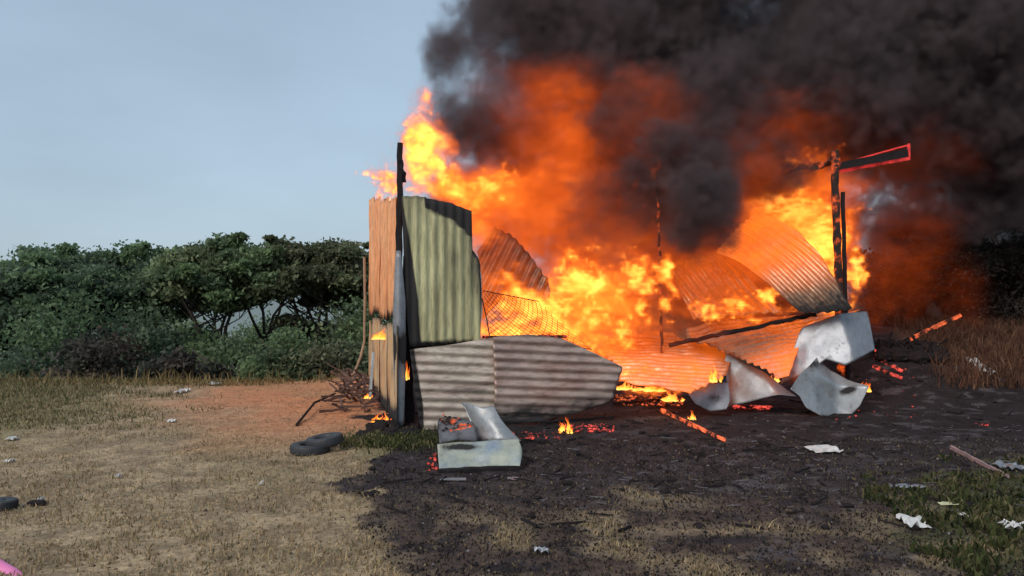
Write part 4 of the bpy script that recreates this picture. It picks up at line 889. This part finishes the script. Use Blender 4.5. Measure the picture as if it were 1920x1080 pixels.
def blob(g, px, py, Yd, rx, ry, rd):
    """distance field of an ellipsoid whose size is given in photograph pixels at its own depth (0 at the centre, 1 at its skin)"""
    c = P(px, py, Yd); s = Yd / F
    return np.sqrt(((g.X - c[0]) / (rx * s)) ** 2 + ((g.Y - c[1]) / rd) ** 2 + ((g.Z - c[2]) / (ry * s)) ** 2)

def inside_box(g, S_, m=0.5):
    for A, a in ((g.X, 0), (g.Y, 1), (g.Z, 2)):
        S_ = S_ * np.clip((A - g.lo[a]) / m, 0, 1) * np.clip((g.hi[a] - A) / m, 0, 1)
    return S_
# fire
fg = Grid((-2.9, 9.1, 0.05), (8.0, 13.0, 5.4), 0.044)
FB = [  # px, py, Y, rx, ry, rdepth, heat
 (786, 300, 9.75, 38, 74, .35, 1.0), (778, 345, 9.7, 30, 34, .3, 1.0), (738, 356, 10.6, 22, 22, .4, .8), (722, 362, 11.0, 16, 12, .5, .8), (815, 262, 9.9, 36, 36, .4, .50),
 (905, 325, 10.7, 40, 36, .4, .80), (862, 355, 10.4, 70, 42, .5, .66), (945, 278, 10.8, 26, 22, .4, .66), (920, 330, 10.9, 110, 90, .5, .46), (800, 215, 10.1, 30, 40, .3, .3),
 (880, 440, 10.5, 60, 60, .4, .50), (1000, 370, 11.3, 190, 150, .8, .38), (1040, 220, 11.6, 120, 140, .7, .36), (1005, 200, 11.0, 75, 100, .35, .33), (1060, 260, 10.7, 60, 80, .3, .31), (1060, 340, 10.9, 60, 90, .3, .42), (1120, 470, 11.4, 200, 130, .8, .325),  # dim upper ones put an orange glow into the smoke
 (1095, 535, 10.7, 55, 30, .35, .95), (1050, 555, 10.7, 40, 22, .35, .8), (1110, 540, 10.9, 110, 65, .5, .55), (1200, 528, 10.6, 22, 30, .3, .85), (985, 612, 10.3, 110, 30, .4, .92), (950, 590, 10.1, 50, 45, .35, .85), (1070, 640, 10.4, 80, 18, .3, .85),
 (1110, 600, 10.6, 120, 50, .4, .50), (1160, 606, 10.5, 26, 26, .3, .75), (1190, 570, 10.9, 90, 80, .4, .42),
 (1250, 565, 10.2, 15, 60, .2, .80), (1325, 588, 10.7, 22, 14, .2, .95), (1375, 574, 10.9, 22, 22, .2, .95), (1438, 552, 11.0, 24, 16, .2, .95), (1470, 580, 11.0, 22, 10, .2, .6),
 (1480, 385, 11.9, 75, 36, .4, .95), (1525, 440, 11.7, 45, 60, .4, .95), (1555, 520, 11.5, 22, 55, .3, .85), (1490, 400, 12.1, 120, 80, .5, .6), (1605, 490, 11.2, 13, 55, .2, .9), (1597, 405, 11.2, 10, 26, .2, .65),
 (1380, 500, 12.0, 170, 110, .7, .38), (1520, 340, 12.2, 130, 60, .6, .42), (1500, 306, 11.2, 64, 14, .25, .62), (1560, 290, 10.9, 18, 12, .15, .6), (1650, 510, 12.6, 130, 120, .5, .25), (1700, 540, 12.6, 120, 90, .4, .18), (1850, 560, 12.4, 150, 90, .5, .20), (1700, 440, 12.2, 130, 110, .5, .20), (1720, 300, 11.6, 130, 90, .5, .20), (1490, 245, 10.9, 150, 80, .5, .25), (1200, 210, 10.5, 130, 90, .4, .235), (930, 165, 10.8, 90, 80, .4, .25), (1040, 130, 11.0, 110, 80, .4, .21), (1390, 330, 10.5, 70, 90, .4, .26), (1300, 640, 11.4, 190, 40, .5, .46), (1220, 735, 10.5, 70, 14, .2, .85), (1232, 400, 9.95, 9, 100, .1, .36),  # faintest ones are added glow in place of firelight on smoke
 (1225, 675, 9.95, 85, 45, .16, .38), (1330, 655, 10.2, 60, 50, .15, .30), (1415, 430, 10.3, 95, 60, .25, .46), (1500, 520, 10.5, 70, 40, .15, .28), (1330, 545, 10.6, 90, 40, .25, .38), (950, 500, 10.2, 80, 60, .25, .34),  # dim veils added before the sheets to turn them orange
 (1470, 670, 10.3, 30, 45, .12, .36), (1190, 716, 10.05, 60, 10, .15, .75), (1260, 744, 10.0, 60, 7, .15, .80), (1180, 744, 10.0, 40, 6, .15, .7)]
warp = [fnoise(fg.n, 3.4, 100 + i, (1, 1, .8), 2.0) for i in range(2)]
nl = fnoise(fg.n, 3.6, 104, (1, 1, .7), 2.0)
nf = fnoise(fg.n, 2.3, 103, (1.3, 1.3, .5), 6.0)
ix = np.clip(np.arange(fg.n[0])[:, None, None] + (warp[0] * 3.2).astype(int), 0, fg.n[0] - 1); iz = np.clip(np.arange(fg.n[2])[None, None, :] + (warp[1] * 4.2).astype(int), 0, fg.n[2] - 1)
iy = np.broadcast_to(np.arange(fg.n[1])[None, :, None], ix.shape)
T = np.zeros(fg.n, np.float32)
for (px, py, Yd, rx, ry, rd, ht) in FB:
    d = blob(fg, px, py, Yd, rx * 1.15, ry * 1.15, rd * 1.2); T = np.maximum(T, ht * np.clip(1.35 - d ** 1.6, 0, 1.05))
T = T[ix, iy, iz]
T = np.clip(T * (1 + (.09 + .21 * sstep(.42, .75, T)) * nf + .10 * nl) - .02, 0, 1.12); T[T < .06] = 0
T = inside_box(fg, T, .25)
def fire_mat():
    m, t, out = mat('fire'); l = t.links.new; a = nn(t, 'ShaderNodeAttribute', _attribute_name='density')
    pv = nn(t, 'ShaderNodeVolumePrincipled'); pv.inputs['Density Attribute'].default_value = ''; pv.inputs['Color'].default_value = (.12, .05, .02, 1)
    p2 = nn(t, 'ShaderNodeMath', _operation='POWER'); l(a.outputs['Fac'], p2.inputs[0]); p2.inputs[1].default_value = 2.2
    d = nn(t, 'ShaderNodeMath', _operation='MULTIPLY'); l(p2.outputs[0], d.inputs[0]); d.inputs[1].default_value = 7.5; l(d.outputs[0], pv.inputs['Density'])
    p = nn(t, 'ShaderNodeMath', _operation='POWER'); l(a.outputs['Fac'], p.inputs[0]); p.inputs[1].default_value = 3.6
    e = nn(t, 'ShaderNodeMath', _operation='MULTIPLY'); l(p.outputs[0], e.inputs[0]); e.inputs[1].default_value = 21.0; l(e.outputs[0], pv.inputs['Emission Strength'])
    r = ramp(t, [(0, (1, .09, .01)), (.35, (1, .13, .012)), (.7, (1, .24, .022)), (1, (1, .34, .05))]); l(a.outputs['Fac'], r.inputs[0]); l(r.outputs[0], pv.inputs['Emission Color'])
    l(pv.outputs[0], out.inputs['Volume']); return m
volume_object('fire', fg, T, fire_mat(), label='roaring orange and yellow fire filling the shed', cat='fire', kind='stuff')

# smoke
sg = Grid((-2.4, 9.2, 0.7), (12.5, 18.5, 9.6), 0.078)
SB = [ # px, py, Y, rx, ry, rdepth, density
 (842, 110, 11.4, 62, 82, .7, 1.1), (905, 90, 11.8, 90, 100, .8, .85), (880, 195, 11.4, 95, 85, .6, .85), (930, 250, 11.9, 90, 60, .5, .8), (965, 20, 12.2, 120, 120, 1.0, .8), (1000, 180, 12.4, 140, 130, 1.0, .5), (1130, 90, 12.6, 180, 150, 1.6, .8),
 (1150, 330, 13.3, 240, 200, 1.4, .9), (1150, 410, 10.5, 100, 90, .4, .30), (1000, 380, 13.3, 170, 130, 1.0, .6), (1280, 60, 13, 190, 170, 1.6, .95), (1300, 230, 11.6, 190, 140, 1.3, .9), (1322, 395, 9.9, 74, 92, .42, 2.2), (1300, 290, 10.4, 120, 90, .5, 1.4), (1230, 330, 11.0, 110, 120, .6, .7), (1200, 230, 11.0, 110, 110, .6, 1.0),
 (1500, 180, 12.3, 200, 150, 1.5, 1.0), (1560, 60, 12.8, 200, 160, 1.6, 1.1), (1760, 120, 13, 260, 200, 1.9, 1.1), (1860, 280, 13.6, 220, 150, 1.6, 1.0), (1990, 400, 18, 240, 200, .8, 1.0), (1680, 260, 12.8, 180, 100, 1.2, .9), (1420, 330, 11.4, 110, 60, .7, .8),
 (1440, 440, 13.3, 170, 180, 1.0, .7), (1760, 470, 17.2, 170, 150, 1.0, .7), (1900, 520, 17, 150, 120, 1.0, .8), (1250, 500, 13.3, 300, 130, .9, .6),
 (1380, 360, 13.6, 260, 220, 1.2, 1.0), (1420, 150, 14.6, 240, 220, 1.2, .7), (1100, -180, 13.5, 260, 220, 2.2, .9), (1450, -220, 13.5, 360, 260, 2.4, 1.0), (1850, -200, 13.8, 380, 280, 2.4, 1.1), (2150, 150, 14, 260, 330, 2.2, 1.0)]
HOLE = [(1405, 10, 13, 60, 170, 5), (1665, 398, 14, 85, 45, 6)]
b1 = fnoise(sg.n, 3.2, 7, (1, 1, 1), 2.0); b2 = fnoise(sg.n, 3.0, 8, (1, 1, 1), 5.0); b3 = fnoise(sg.n, 2.6, 9, (1, 1, 1), 14.0)
bil_ = 1 - np.abs(b2) * .9                                   # billows
D = np.zeros(sg.n, np.float32)
for (px, py, Yd, rx, ry, rd, a_) in SB:
    d = blob(sg, px, py, Yd, rx, ry, rd); q = 1.0 - d + .12 * b1 - .24 * np.abs(b2) + .20 + .07 * b3
    D = np.maximum(D, a_ * np.clip(q / .27, 0, 1) ** 1.3)
for (px, py, Yd, rx, ry, rd) in HOLE:
    d = blob(sg, px, py, Yd, rx, ry, rd); D *= .12 + .88 * sstep(.5, 1.4, d + .3 * b2)
D = D * np.clip(.95 + .35 * b2 + .25 * b1 + .04 * b3, .4, 2.0)
D = inside_box(sg, D, .6); D[D < .012] = 0
def smoke_mat():
    m, t, out = mat('smoke'); l = t.links.new; a = nn(t, 'ShaderNodeAttribute', _attribute_name='density')
    pv = nn(t, 'ShaderNodeVolumePrincipled', Anisotropy=.1); pv.inputs['Density Attribute'].default_value = ''; pv.inputs['Color'].default_value = (.19, .15, .155, 1)
    d = nn(t, 'ShaderNodeMath', _operation='MULTIPLY'); l(a.outputs['Fac'], d.inputs[0]); d.inputs[1].default_value = 3.6; l(d.outputs[0], pv.inputs['Density'])
    l(pv.outputs[0], out.inputs['Volume']); return m
volume_object('smoke', sg, D, smoke_mat(), label='thick black and brown smoke billowing from the burning shed', cat='smoke', kind='stuff')
